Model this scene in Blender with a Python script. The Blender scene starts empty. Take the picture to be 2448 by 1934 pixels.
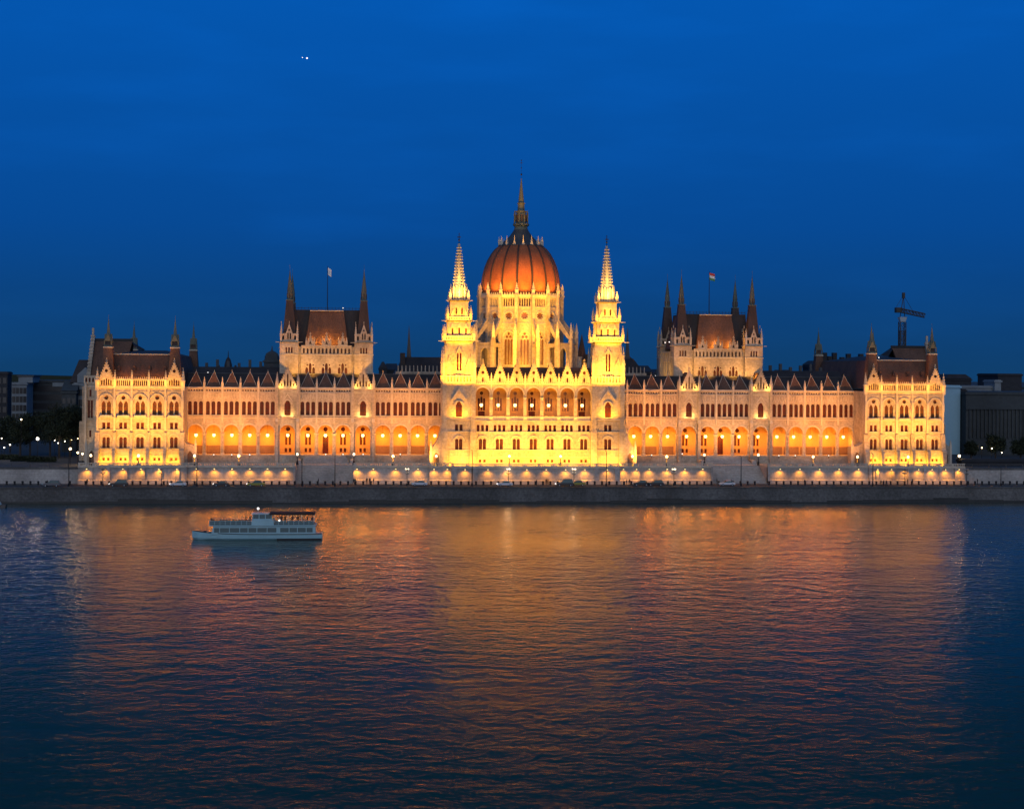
import bpy, math, random
from mathutils import Vector, Matrix
from mathutils.geometry import tessellate_polygon
random.seed(7)
PI = math.pi
C = bpy.context.scene.collection
sc = bpy.context.scene
XC = 51.6            # centre line of the parliament
W = {}               # world location of parents

# ------------------------------------------------------------------ materials
def mat(name, col, rough=.85, spec=.3, emit=None, estr=0, metal=0, noise=None, bump=0, brick=None, wet=None):
    m = bpy.data.materials.new(name); m.use_nodes = True
    nt = m.node_tree; b = nt.nodes['Principled BSDF']
    b.inputs['Base Color'].default_value = (*col, 1); b.inputs['Roughness'].default_value = rough
    b.inputs['Specular IOR Level'].default_value = spec; b.inputs['Metallic'].default_value = metal
    if emit:
        b.inputs['Emission Color'].default_value = (*emit, 1); b.inputs['Emission Strength'].default_value = estr
        m.cycles.emission_sampling = 'NONE'
    if noise:
        s1, amt, s2, amt2 = noise
        geo = nt.nodes.new('ShaderNodeNewGeometry')
        n1 = nt.nodes.new('ShaderNodeTexNoise'); n1.inputs['Scale'].default_value = s1; n1.inputs['Detail'].default_value = 5
        n2 = nt.nodes.new('ShaderNodeTexNoise'); n2.inputs['Scale'].default_value = s2; n2.inputs['Detail'].default_value = 3
        mp = nt.nodes.new('ShaderNodeMapping'); mp.inputs['Scale'].default_value = (1, 1, .45)
        nt.links.new(geo.outputs['Position'], mp.inputs['Vector'])
        nt.links.new(mp.outputs['Vector'], n1.inputs['Vector']); nt.links.new(geo.outputs['Position'], n2.inputs['Vector'])
        r1 = nt.nodes.new('ShaderNodeMapRange'); r1.inputs['From Min'].default_value = .3; r1.inputs['From Max'].default_value = .7
        r1.inputs['To Min'].default_value = 1-amt; r1.inputs['To Max'].default_value = 1+amt*.6
        r2 = nt.nodes.new('ShaderNodeMapRange'); r2.inputs['From Min'].default_value = .3; r2.inputs['From Max'].default_value = .7
        r2.inputs['To Min'].default_value = 1-amt2; r2.inputs['To Max'].default_value = 1+amt2*.6
        nt.links.new(n1.outputs['Fac'], r1.inputs['Value']); nt.links.new(n2.outputs['Fac'], r2.inputs['Value'])
        mu = nt.nodes.new('ShaderNodeMath'); mu.operation = 'MULTIPLY'
        nt.links.new(r1.outputs[0], mu.inputs[0]); nt.links.new(r2.outputs[0], mu.inputs[1])
        fac = mu.outputs[0]
        if brick:      # horizontal courses and joints: (height, width, depth of joint tone)
            sx = nt.nodes.new('ShaderNodeSeparateXYZ'); nt.links.new(geo.outputs['Position'], sx.inputs[0])
            ad = nt.nodes.new('ShaderNodeMath'); ad.operation = 'ADD'
            nt.links.new(sx.outputs['X'], ad.inputs[0]); nt.links.new(sx.outputs['Y'], ad.inputs[1])
            cx = nt.nodes.new('ShaderNodeCombineXYZ'); nt.links.new(ad.outputs[0], cx.inputs[0]); nt.links.new(sx.outputs['Z'], cx.inputs[1])
            bt = nt.nodes.new('ShaderNodeTexBrick'); bt.inputs['Scale'].default_value = 1
            bt.inputs['Row Height'].default_value = brick[0]; bt.inputs['Brick Width'].default_value = brick[1]
            bt.inputs['Mortar Size'].default_value = .035
            v = brick[2]; bt.inputs['Color1'].default_value = (1, 1, 1, 1); bt.inputs['Color2'].default_value = (1-v*.5,)*3+(1,)
            bt.inputs['Mortar'].default_value = (1-v,)*3+(1,)
            nt.links.new(cx.outputs[0], bt.inputs['Vector'])
            m3 = nt.nodes.new('ShaderNodeMath'); m3.operation = 'MULTIPLY'
            nt.links.new(fac, m3.inputs[0]); nt.links.new(bt.outputs['Color'], m3.inputs[1]); fac = m3.outputs[0]
        vm = nt.nodes.new('ShaderNodeVectorMath'); vm.operation = 'SCALE'; vm.inputs[0].default_value = col
        nt.links.new(fac, vm.inputs['Scale']); nt.links.new(vm.outputs[0], b.inputs['Base Color'])
        if bump:
            bp = nt.nodes.new('ShaderNodeBump'); bp.inputs['Strength'].default_value = bump; bp.inputs['Distance'].default_value = .15
            nt.links.new(fac, bp.inputs['Height']); nt.links.new(bp.outputs[0], b.inputs['Normal'])
    return m

STONE = mat('limestone', (.47, .395, .30), noise=(.28, .32, 1.6, .24), brick=(.62, 1.5, .2), bump=.25)
TRIM = mat('carved_stone', (.52, .45, .35), noise=(.6, .18, 4, .15))
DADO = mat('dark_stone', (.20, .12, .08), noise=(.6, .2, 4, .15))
PLAST = mat('arcade_plaster', (.46, .28, .11), noise=(.3, .15, 2, .1))
QSTONE = mat('quay_stone', (.115, .112, .105), noise=(.12, .4, 1.6, .3), brick=(.6, 1.6, .25), bump=.3)
WSTONE = mat('terrace_stone', (.42, .39, .35), noise=(.12, .3, 1.4, .2), brick=(.6, 1.8, .2), bump=.3)
GLASS = mat('window_glass', (.085, .014, .004), rough=.5, spec=.2, noise=(.9, .5, 3, .3))  # red brown base colour takes in glow spilling over from the lit walls
BGLASS = mat('amber_glass', (.20, .085, .03), rough=.3, spec=.5, noise=(1.5, .2, 3, .2))
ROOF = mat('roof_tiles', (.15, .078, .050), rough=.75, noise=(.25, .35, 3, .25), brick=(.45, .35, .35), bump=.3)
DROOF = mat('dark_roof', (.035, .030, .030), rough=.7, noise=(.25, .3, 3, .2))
DOMEM = mat('dome_tiles', (.38, .112, .040), rough=.7, noise=(.22, .34, 3, .2), brick=(.5, .5, .25), bump=.2)
RIBM = mat('dome_rib_metal', (.05, .03, .025), rough=.6)
LEAD = mat('lead_roof', (.06, .062, .065), rough=.6, noise=(.3, .2, 3, .2))
COPPER = mat('spire_metal', (.11, .12, .09), rough=.6, noise=(.5, .25, 4, .2))
BLACK = mat('black_metal', (.012, .012, .013), rough=.5)
ASPH = mat('asphalt', (.055, .055, .057), noise=(.1, .2, 2, .15))
GROUND = mat('ground_paving', (.06, .06, .06), noise=(.05, .25, 1, .2))
G1 = mat('grey_facade', (.05, .058, .06), noise=(.06, .3, .8, .15))
G2 = mat('pale_facade', (.20, .225, .235), noise=(.06, .25, .8, .15))
G3 = mat('dark_facade', (.028, .030, .034), noise=(.06, .3, .8, .15))
G4 = mat('blue_white_cladding', (.27, .45, .54), noise=(.1, .06, .8, .04))
WDARK = mat('dark_window', (.012, .013, .016), rough=.3, spec=.5)
WHITEP = mat('white_boat_paint', (.27, .46, .50), rough=.35, spec=.5, noise=(.5, .08, 4, .05))
BGL = mat('cabin_glass', (.05, .10, .11), rough=.15, spec=.5)
REDP = mat('dark_canvas', (.018, .014, .014), rough=.8)
LEAF = mat('foliage', (.025, .035, .018), rough=.8, noise=(1, .5, 4, .4))
BARK = mat('bark', (.05, .04, .03), rough=.9)
AGLASS = mat('curtained_glass', (.15, .050, .012), rough=.5, spec=.2, noise=(1.2, .4, 3, .3))
SROOF = mat('weathered_spire_tiles', (.065, .042, .034), rough=.7, noise=(.3, .3, 3, .2))
CLOTH = mat('dark_clothes', (.02, .02, .024), rough=.9)
SKIN = mat('skin', (.30, .18, .13), rough=.7)
RUB = mat('tyre_rubber', (.02, .02, .02), rough=.8)
def lampmat(n, c, s): return mat(n, (.8, .8, .8), emit=c, estr=s)
L_ORANGE = lampmat('lantern_glow', (1, .66, .25), 3.2)
L_WARM = lampmat('warm_globe', (1, .74, .42), 2.2)
L_WHITE = lampmat('white_lamp', (1, .93, .85), 1.7)
L_YEL = lampmat('flood_lens', (1, .70, .22), 2.5)
CARW = mat('white_car_paint', (.55, .57, .6), rough=.3, spec=.5)
CARD = mat('dark_car_paint', (.03, .03, .034), rough=.25, spec=.5)
CARG = mat('grey_car_paint', (.10, .10, .11), rough=.3, spec=.5)
CARY = mat('yellow_car_paint', (.22, .22, .03), rough=.35, spec=.5)
CRW = mat('white_steel', (.4, .45, .48), rough=.5)
CRG = mat('crane_steel', (.05, .045, .04), rough=.7)
FLAGW = mat('flag_cloth_white', (.75, .8, .8)); FLAGR = mat('flag_cloth_red', (.5, .08, .06)); FLAGG = mat('flag_cloth_green', (.1, .3, .12))

# ------------------------------------------------------------------ mesh builder
class M:
    def __init__(s, T=None):
        s.v = []; s.f = []; s.mi = []; s.ms = []; s.T = T; s.cur = 0
    def use(s, m):
        if m not in s.ms: s.ms.append(m)
        s.cur = s.ms.index(m); return s
    def V(s, p):
        p = Vector(p)
        if s.T is not None: p = s.T @ p
        s.v.append(tuple(p)); return len(s.v)-1
    def F(s, idx): s.f.append(tuple(idx)); s.mi.append(s.cur)
    def poly(s, pts): s.F([s.V(p) for p in pts])
    def box(s, x0, x1, y0, y1, z0, z1):
        a = [s.V(p) for p in ((x0,y0,z0),(x1,y0,z0),(x1,y1,z0),(x0,y1,z0),(x0,y0,z1),(x1,y0,z1),(x1,y1,z1),(x0,y1,z1))]
        for q in ((0,3,2,1),(4,5,6,7),(0,1,5,4),(1,2,6,5),(2,3,7,6),(3,0,4,7)): s.F([a[i] for i in q])
    def taper(s, x, y, z0, z1, a0, b0, a1, b1, dx=0, dy=0):      # box with half sizes a,b at both ends
        p = [(x-a0,y-b0,z0),(x+a0,y-b0,z0),(x+a0,y+b0,z0),(x-a0,y+b0,z0)]
        q = [(x+dx-a1,y+dy-b1,z1),(x+dx+a1,y+dy-b1,z1),(x+dx+a1,y+dy+b1,z1),(x+dx-a1,y+dy+b1,z1)]
        a = [s.V(t) for t in p+q]
        for k in ((0,3,2,1),(4,5,6,7),(0,1,5,4),(1,2,6,5),(2,3,7,6),(3,0,4,7)): s.F([a[i] for i in k])
    def ngon(s, x, y, z0, z1, r0, r1, n=8, rot=0):
        A = [s.V((x+r0*math.cos(rot+2*PI*i/n), y+r0*math.sin(rot+2*PI*i/n), z0)) for i in range(n)]
        if r1 < 1e-4:
            t = s.V((x, y, z1))
            for i in range(n): s.F((A[i], A[(i+1)%n], t))
        else:
            B = [s.V((x+r1*math.cos(rot+2*PI*i/n), y+r1*math.sin(rot+2*PI*i/n), z1)) for i in range(n)]
            for i in range(n): s.F((A[i], A[(i+1)%n], B[(i+1)%n], B[i]))
            s.F(B)
        s.F(A[::-1])
    def lathe(s, x, y, prof, n=32, rot=0):
        rows = [[s.V((x+r*math.cos(rot+2*PI*i/n), y+r*math.sin(rot+2*PI*i/n), z)) for i in range(n)] for r, z in prof]
        for a, b in zip(rows, rows[1:]):
            for i in range(n): s.F((a[i], a[(i+1)%n], b[(i+1)%n], b[i]))
        s.F(rows[0][::-1]); s.F(rows[-1])
    def prism(s, pts, y0, y1):           # polygon in x,z pushed along y
        n = len(pts)
        A = [s.V((x, y0, z)) for x, z in pts]; B = [s.V((x, y1, z)) for x, z in pts]
        s.F(A); s.F(B[::-1])
        for i in range(n): s.F((A[i], B[i], B[(i+1)%n], A[(i+1)%n]))
    def prismx(s, pts, x0, x1):          # polygon in y,z pushed along x
        n = len(pts)
        A = [s.V((x0, y, z)) for y, z in pts]; B = [s.V((x1, y, z)) for y, z in pts]
        s.F(A); s.F(B[::-1])
        for i in range(n): s.F((A[i], B[i], B[(i+1)%n], A[(i+1)%n]))
    def panel(s, outer, holes, y, dep):  # wall sheet with real openings, facing -y
        loops = [outer]+holes
        fl = [p for L in loops for p in L]
        tr = tessellate_polygon([[Vector((p[0], p[1], 0)) for p in L] for L in loops])
        base = [s.V((p[0], y, p[1])) for p in fl]
        for t in tr:
            a, b, c = [fl[i] for i in t]
            ar = (b[0]-a[0])*(c[1]-a[1])-(c[0]-a[0])*(b[1]-a[1])
            if abs(ar) < 1e-9: continue
            s.F([base[i] for i in (t if ar > 0 else t[::-1])])
        o = len(outer)
        for L in holes:
            bk = [s.V((p[0], y+dep, p[1])) for p in L]; n = len(L)
            for i in range(n):
                s.F((base[o+i], base[o+(i+1)%n], bk[(i+1)%n], bk[i]))
            o += n
    def ring(s, cx, zs, r0, r1, y0, y1, k=1.0, n=12):   # arch moulding: rise = k*r
        pts = []
        for i in range(n+1):
            a = PI*i/n; pts.append((math.cos(a), math.sin(a)*k))
        I = [[s.V((cx+r*c, y, zs+r*z)) for c, z in pts] for r in (r0, r1) for y in (y0, y1)]
        for i in range(n):
            a, b, c, d = I
            s.F((a[i], c[i], c[i+1], a[i+1])); s.F((c[i], d[i], d[i+1], c[i+1])); s.F((a[i], a[i+1], b[i+1], b[i]))
    def tube(s, p, q, r, n=6, r2=None):
        p = Vector(p); q = Vector(q); d = (q-p).normalized(); u = d.orthogonal().normalized(); w = d.cross(u); r2 = r if r2 is None else r2
        A = [s.V(p+(u*math.cos(2*PI*i/n)+w*math.sin(2*PI*i/n))*r) for i in range(n)]
        B = [s.V(q+(u*math.cos(2*PI*i/n)+w*math.sin(2*PI*i/n))*r2) for i in range(n)]
        for i in range(n): s.F((A[i], A[(i+1)%n], B[(i+1)%n], B[i]))
        s.F(A[::-1]); s.F(B)
    def ball(s, x, y, z, r, n=10, m=6, sz=1):
        prof = [(max(r*math.sin(PI*i/m), .004), z-r*sz*math.cos(PI*i/m)) for i in range(m+1)]
        s.lathe(x, y, prof, n)
    def mesh(s, name):
        me = bpy.data.meshes.new(name); me.from_pydata(s.v, [], s.f)
        for m in s.ms: me.materials.append(m)
        me.polygons.foreach_set('material_index', s.mi); me.update()
        return me
    def build(s, name, parent=None, smooth=False):
        w = W.get(parent, Vector((0, 0, 0))) if parent else Vector((0, 0, 0))
        if parent: s.v = [tuple(Vector(p)-w) for p in s.v]
        me = s.mesh(name)
        if smooth: me.polygons.foreach_set('use_smooth', [True]*len(me.polygons))
        o = bpy.data.objects.new(name, me); C.objects.link(o)
        if parent: o.parent = parent
        W[o] = w.copy(); return o

def tag(o, label=None, cat=None, group=None, kind=None):
    if label: o['label'] = label
    if cat: o['category'] = cat
    if group: o['group'] = group
    if kind: o['kind'] = kind
    return o
def empty(name, loc, label, cat, group=None, rz=0):
    o = bpy.data.objects.new(name, None); C.objects.link(o); o.location = loc; o.rotation_euler.z = rz
    W[o] = Vector(loc); return tag(o, label, cat, group)
def put(me, name, loc, parent=None, rz=0, sx=1, sz=1):
    o = bpy.data.objects.new(name, me); C.objects.link(o)
    w = W.get(parent, Vector((0, 0, 0))) if parent else Vector((0, 0, 0))
    if parent: o.parent = parent
    o.location = Vector(loc)-w; o.rotation_euler.z = rz; o.scale = (sx, sx, sz); W[o] = Vector(loc)
    return o
KIDS = {}
def copy_tree(o, loc, label=None, parent=None, rz=None):
    c = o.copy(); C.objects.link(c)
    if parent is None:
        c.location = loc; W[c] = Vector(loc)
        if label: c['label'] = label
        if rz is not None: c.rotation_euler.z = rz
    else: c.parent = parent
    for ch in [k for k in bpy.data.objects if k.parent == o] if o not in KIDS else KIDS[o]:
        copy_tree(ch, None, parent=c)
    return c
def freeze(o):
    KIDS[o] = [k for k in bpy.data.objects if k.parent == o]
    for k in KIDS[o]: freeze(k)

def arch(cx, w, z0, zt, k='r', n=8):
    h = w/2
    if k == 'f': return [(cx-h, z0), (cx+h, z0), (cx+h, zt), (cx-h, zt)]
    rise = h*(1.0 if k == 'r' else 1.45); zs = zt-rise
    pts = [(cx-h, z0), (cx+h, z0)]
    for i in range(n+1):
        a = PI*i/n
        if k == 'r': pts.append((cx+h*math.cos(a), zs+rise*math.sin(a)))
        else:
            t = i/n*2-1; x = -t*h      # pointed profile
            pts.append((cx+x, zs+rise*(1-abs(t)**1.7)))
    return pts
def circ(cx, cz, r, n=12): return [(cx+r*math.cos(2*PI*i/n), cz+r*math.sin(2*PI*i/n)) for i in range(n)]
def star(cx, cz, r, n=16): return [(cx+(r if i % 2 else r*.66)*math.cos(2*PI*i/n), cz+(r if i % 2 else r*.66)*math.sin(2*PI*i/n)) for i in range(n)]
def rect(x0, x1, z0, z1): return [(x0, z0), (x1, z0), (x1, z1), (x0, z1)]

# window kinds: openings relative to (centre, bottom)
WIN = {
 'lancet_window': dict(o=[arch(0, 1.06, 0, 3.85)], bars=[(-.53, .53, 1.25), (-.53, .53, 3.2)], sill=None, hood=None),
 'paired_window': dict(o=[arch(-.55, .92, 0, 3.05), arch(.55, .92, 0, 3.05)], bars=[(-1.0, 1.0, 2.2)], sill=1.15, hood=(2.35, 1.35, 1.65)),
 'square_window_pair': dict(o=[arch(-.62, .84, 0, 1.8, 'f'), arch(.62, .84, 0, 1.8, 'f')], bars=[], sill=1.15, hood=None),
 'triple_window': dict(o=[arch(-1.25, .76, 0, 1.8, 'f'), arch(0, .76, 0, 1.8, 'f'), arch(1.25, .76, 0, 1.8, 'f')], bars=[], sill=1.8, hood=None),
 'basement_window_pair': dict(o=[arch(-.62, .7, 0, .8, 'f'), arch(.62, .7, 0, .8, 'f')], bars=[], sill=None, hood=None),
 'tracery_window': dict(o=[arch(-.72, 1.12, 0, 3.85, 'p'), arch(.72, 1.12, 0, 3.85, 'p'), circ(0, 4.72, .58)], bars=[(-1.28, 1.28, 1.1), (-1.28, 1.28, 2.4)], sill=1.6, hood=(3.9, 1.75, 2.05), glass=AGLASS),
 'arched_window': dict(o=[arch(0, 1.75, 0, 4.4, 'p')], bars=[(-.87, .87, 1.5), (-.87, .87, 2.9)], sill=1.25, hood=(3.15, 1.1, 1.4)),
 'hall_window': dict(o=[arch(-.98, .78, 0, 3.1, 'p'), arch(0, .78, 0, 4.3, 'p'), arch(.98, .78, 0, 3.1, 'p'), circ(-.85, 3.7, .24, 8), circ(.85, 3.7, .24, 8)], bars=[(-1.3, 1.3, 1.3)], sill=1.5, hood=None),
 'narrow_window': dict(o=[arch(-.4, .5, 0, 5.0, 'p'), arch(.4, .5, 0, 5.0, 'p')], bars=[(-.6, .6, 1.8), (-.6, .6, 3.2)], sill=.9, hood=None),
 'slit_window': dict(o=[arch(0, .45, 0, 1.9, 'p')], bars=[], sill=None, hood=None),
 'turret_window': dict(o=[arch(-.8, .45, 0, 1.7, 'f'), arch(0, .45, 0, 1.7, 'f'), arch(.8, .45, 0, 1.7, 'f')], bars=[], sill=1.2, hood=None),
 'tall_window': dict(o=[arch(-.92, .72, 0, 7.6, 'r'), arch(0, .72, 0, 7.6, 'r'), arch(.92, .72, 0, 7.6, 'r'), circ(-.52, 8.35, .42, 10), circ(.52, 8.35, .42, 10), circ(0, 9.25, .42, 10)], bars=[], sill=1.6, hood=(8.4, 1.55, 1.85), glass=BGLASS),
 'rose_window': dict(o=[star(0, 0, 1.15)], bars=[], sill=None, hood=None, rose=1, glass=BGLASS),
 'loggia_window': dict(o=[arch(-.75, .5, 1.6, 5.2), arch(0, .5, 1.6, 5.6), arch(.75, .5, 1.6, 5.2), circ(0, 6.6, .5)], bars=[], sill=1.3, hood=None, glass=BGLASS),
 'loggia_door': dict(o=[arch(-.75, .6, 1.7, 5.2), arch(0, .6, 1.7, 5.6), arch(.75, .6, 1.7, 5.2), circ(0, 6.6, .5), rect(-.95, .95, .05, 1.5)], bars=[], sill=None, hood=None),
 'arcade_window': dict(o=[arch(-.5, .7, 2.6, 5.9), arch(.5, .7, 2.6, 5.9), circ(0, 7.2, .62), rect(-.95, -.25, .5, 1.7), rect(.25, .95, .5, 1.7)], bars=[], sill=None, hood=None),
 'arcade_door': dict(o=[arch(0, 1.7, .05, 5.6), circ(0, 7.2, .62)], bars=[(-.85, .85, 3.2), (-.85, .85, 4.4)], sill=None, hood=None),
}
_wm = {}
def winmesh(kind):
    if kind in _wm: return _wm[kind]
    d = WIN[kind]; m = M()
    pts = [p for o in d['o'] for p in o]
    m.use(d.get('glass', GLASS))
    for o in d['o']:
        xs = [p[0] for p in o]; zs = [p[1] for p in o]
        m.box(min(xs)-.04, max(xs)+.04, .38, .46, min(zs)-.04, max(zs)+.04)
        m.use(RIBM)
        cx = (min(xs)+max(xs))/2
        if max(zs)-min(zs) > 2.5 and max(xs)-min(xs) > .6:
            m.box(cx-.035, cx+.035, .33, .37, min(zs)+.02, max(zs)-.1)
        m.use(d.get('glass', GLASS))
    m.use(RIBM)
    for x0, x1, z in d['bars']: m.box(x0, x1, .30, .345, z-.06, z+.06)
    m.use(TRIM)
    if d['sill']: m.box(-d['sill'], d['sill'], -.22, .10, -.28, -.04)
    if d['hood']: m.ring(0, d['hood'][0], d['hood'][1], d['hood'][2], -.2, .06)
    if d.get('rose'):
        for a, b in ((1.22, 1.45),):
            m.ring(0, 0, a, b, -.15, .05, 1); m.ring(0, 0, a, b, -.15, .05, -1)
    _wm[kind] = m.mesh(kind); return _wm[kind]
def holes(kind, x, z): return [[(p[0]+x, p[1]+z) for p in o] for o in WIN[kind]['o']]
def window(kind, x, y, z, parent, rz=0): return put(winmesh(kind), kind, (x, y, z), parent, rz)

_pm = {}
def pinnacle(x, y, z, w, h, parent, material=None):
    material = material or TRIM; key = (round(w, 2), round(h, 2), material.name)
    if key not in _pm:
        m = M().use(material); a = w/2
        m.box(-a, a, -a, a, 0, h*.42)
        m.box(-a*1.25, a*1.25, -a*1.25, a*1.25, h*.38, h*.44)
        m.taper(0, 0, h*.44, h*.93, a*.95, a*.95, .05, .05)
        for i in range(1, 4):
            t = i/4; q = a*.95*(1-t)+.05*t; zz = h*(.44+.49*t)
            m.box(-q-.09, q+.09, -q-.09, q+.09, zz-.06, zz+.05)
        m.ball(0, 0, h*.955, .11, 6, 4)
        _pm[key] = m.mesh('pinnacle')
    return put(_pm[key], 'pinnacle', (x, y, z), parent)

def teeth(m, x0, x1, y0, y1, z, h, step=.62):   # row of small merlons
    n = max(1, int(round((x1-x0)/step))); s = (x1-x0)/n
    for i in range(n):
        cx = x0+(i+.5)*s
        m.taper(cx, (y0+y1)/2, z, z+h, s*.3, abs(y1-y0)/2, s*.1, abs(y1-y0)/4)
def gable(m, cx, y, w, z0, z1, t, hs, crock=True):   # pointed gable wall with crockets up its slopes
    h = w/2
    m.panel([(cx-h, z0), (cx+h, z0), (cx, z1)], hs, y, t)
    m.poly([(cx-h, y, z0), (cx, y, z1), (cx, y+t, z1), (cx-h, y+t, z0)])
    m.poly([(cx+h, y, z0), (cx+h, y+t, z0), (cx, y+t, z1), (cx, y, z1)])
    m.poly([(cx-h, y+t, z0), (cx, y+t, z1), (cx+h, y+t, z0)])
    if crock:
        n = int((z1-z0)/.6)
        for sg in (-1, 1):
            for i in range(n):
                f = (i+.4)/n; x = cx+sg*h*(1-f); z = z0+(z1-z0)*f
                m.box(x-.16, x+.16, y-.12, y+.3, z-.02, z+.34)
    m.box(cx-.1, cx+.1, y, y+.25, z1-.1, z1+1.0); m.box(cx-.3, cx+.3, y, y+.25, z1+.45, z1+.65)

# ------------------------------------------------------------------ lights
NL = [0]
def lamp(kind, loc, power, col, tgt=None, size=80, blend=.5, rad=.15, sx=1, sy=1, name='floodlight'):
    d = bpy.data.lights.new(name, kind); d.energy = power; d.color = col
    if kind == 'SPOT': d.spot_size = math.radians(size); d.spot_blend = blend; d.shadow_soft_size = rad
    elif kind == 'POINT': d.shadow_soft_size = rad
    elif kind == 'AREA': d.shape = 'RECTANGLE'; d.size = sx; d.size_y = sy; d.spread = math.radians(size)
    o = bpy.data.objects.new(name, d); C.objects.link(o); o.location = loc; NL[0] += 1
    if tgt: o.rotation_euler = (Vector(tgt)-Vector(loc)).to_track_quat('-Z', 'Y').to_euler()
    return o
YEL = (1, .395, .012); ORG = (1, .42, .03); PINK = (1, .34, .03); WHT = (1, .55, .18)
S = {'terr': 1.0}

# ================================================================== PARLIAMENT
parl = empty('parliament_building', (XC, 0, 9), 'huge floodlit neo-gothic riverside palace with red brown central dome and pale spires', 'building')
P0 = XC
def wing(s):
    X = lambda u: XC+s*u
    reg = [26.8, 31.85, 36.9, 41.95, 53.4, 58.45, 63.5, 75.0, 80.08, 85.16, 90.24, 95.3]
    gb = [47.7, 69.25]
    bays = [(24.3, 29.32), (29.32, 34.37), (34.37, 39.42), (39.42, 44.5), (44.5, 50.85), (50.85, 55.92), (55.92, 60.97), (60.97, 66.05),
            (66.05, 72.45), (72.45, 77.54), (77.54, 82.62), (82.62, 87.7), (87.7, 92.78), (92.78, 97.9)]
    m = M(); dark = {47.7, 53.4, 58.45, 63.5, 69.25}
    wins = []; cents = sorted(reg+gb)
    for u, (a, b) in zip(cents, bays):
        g = u in gb; y = -.45 if g else 0
        x0, x1 = sorted((X(a), X(b))); c = X(u)
        aw = 4.3 if g else 4.2
        hs = [arch(c, aw, 10.9, 19.45, 'r', 14)]
        if g:
            hs += holes('arched_window', c, 22.2); wins.append(('arched_window', c, y, 22.2))
        else:
            for k in (-1.55, 0, 1.55):
                hs += holes('lancet_window', c+k, 22.3); wins.append(('lancet_window', c+k, y, 22.3))
            hs += [circ(c+(i-2.5)*.74, 29.25, .25, 6) for i in range(6)]
        m.use(STONE).panel(rect(x0, x1, 8.6, 30.1), hs, y, .9)
        m.use(TRIM).ring(c, 19.45-aw/2, aw/2+.02, aw/2+.42, y-.14, y+.05, 1, 14)
        if not g:
            m.use(GLASS).box(c-2.25, c+2.25, .5, .56, 28.95, 29.55)  # dark strip behind the round holes, stands in for the shade inside them
            for k in (-1.55, 0, 1.55):      # blind tracery crowns above the lancets
                m.use(TRIM).prism([(c+k-.62, 26.3), (c+k-.5, 26.3), (c+k, 27.5), (c+k+.5, 26.3), (c+k+.62, 26.3), (c+k, 27.9)], -.16, 0)
                m.box(c+k-.07, c+k+.07, -.16, 0, 27.8, 28.4)
            for k in (-2.32, -.775, .775, 2.32): m.use(TRIM).box(c+k-.09, c+k+.09, -.12, 0, 22.0, 28.3)
        else:
            m.use(TRIM).prism([(c-1.55, 26.2), (c-1.25, 26.2), (c, 28.0), (c+1.25, 26.2), (c+1.55, 26.2), (c, 28.55)], y-.3, y)
            m.box(c-1.6, c+1.6, y-.5, y, 21.75, 22.1)
            for k in (-1, 1):
                px = c+k*2.95
                m.use(STONE).box(px-.42, px+.42, -1.5, -.4, 8.6, 20.4); m.box(px-.34, px+.34, -1.2, -.4, 20.4, 30.1)
                m.use(TRIM).taper(px, -.95, 20.4, 21.3, .46, .6, .34, .3)
        # strings, parapet
        m.use(TRIM).box(x0, x1, y-.22, y, 21.35, 21.62); m.box(x0, x1, y-.3, y-.02, 22.0, 22.18)
        m.box(x0, x1, y-.2, y, 28.62, 28.8); m.box(x0, x1, y-.34, y+.25, 29.8, 30.15)
        m.box(x0, x1, y-.16, y, 10.62, 10.86)
        # transverse rib inside the arcade
        m.use(PLAST).box(x0-.22, x0+.22, .95, 4.95, 17.3, 20.3)
    for a, b in bays[:-1]:
        x = X(b); m.use(TRIM).box(x-.24, x+.24, -.34, -.01, 19.9, 29.75)
        m.use(STONE).ngon(x, .45, 10.92, 16.4, .56, .5, 10); m.use(TRIM).ngon(x, .45, 16.4, 17.1, .5, .78, 10); m.ngon(x, .45, 10.92, 11.4, .72, .6, 10)
    # arcade room
    x0, x1 = sorted((X(24.3), X(97.9)))
    hs = []
    for u in dark:
        k = 'arcade_door' if u == 58.45 else 'arcade_window'
        hs += holes(k, X(u), 10.9); wins.append((k, X(u), 5.0, 10.9))
    m.use(PLAST).panel(rect(x0, x1, 10.9, 20.35), hs, 5.0, .5)
    m.use(STONE).box(x0, x1, .95, 5.0, 8.6, 10.9)
    m.use(PLAST).box(x0, x1, .95, 5.0, 20.35, 20.6)
    m.use(STONE).box(x0, x1, 5.5, 7.9, 8.6, 20.55); m.box(x0, x1, .95, 7.9, 20.62, 30.05)
    for u, (a, b) in zip(cents, bays):
        if u not in dark:
            q0, q1 = sorted((X(a+.3), X(b-.3)))
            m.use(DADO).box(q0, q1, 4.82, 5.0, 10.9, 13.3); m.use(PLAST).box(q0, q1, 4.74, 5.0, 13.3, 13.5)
    o = m.build('wing', parl)
    for k, x, y, z in wins: window(k, x, y, z, o)
    # roof, dormers, pinnacles, gables
    r = M().use(DROOF); r.prismx([(1.0, 30.1), (5.2, 34.0), (7.8, 34.0), (7.8, 30.1)], x0, x1)
    r.use(LEAD).box(x0, x1, 5.1, 7.85, 34.0, 34.25); r.build('roof', parl)
    me = None
    for u in reg:
        if me is None:
            d = M().use(ROOF); d.taper(0, 2.45, 0, 4.6, 2.15, 2.15, .04, .04)
            d.use(TRIM)
            for k in (-1, 1): d.tube((k*2.15, .3, .05), (0, 2.41, 4.6), .07, 4)
            d.tube((-2.15, .3, .08), (2.15, .3, .08), .09, 4); d.tube((0, 2.45, 4.5), (0, 2.45, 5.1), .06, 4)
            me = d.mesh('dormer_roof')
        put(me, 'dormer_roof', (X(u), 0, 30.12), o)
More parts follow.
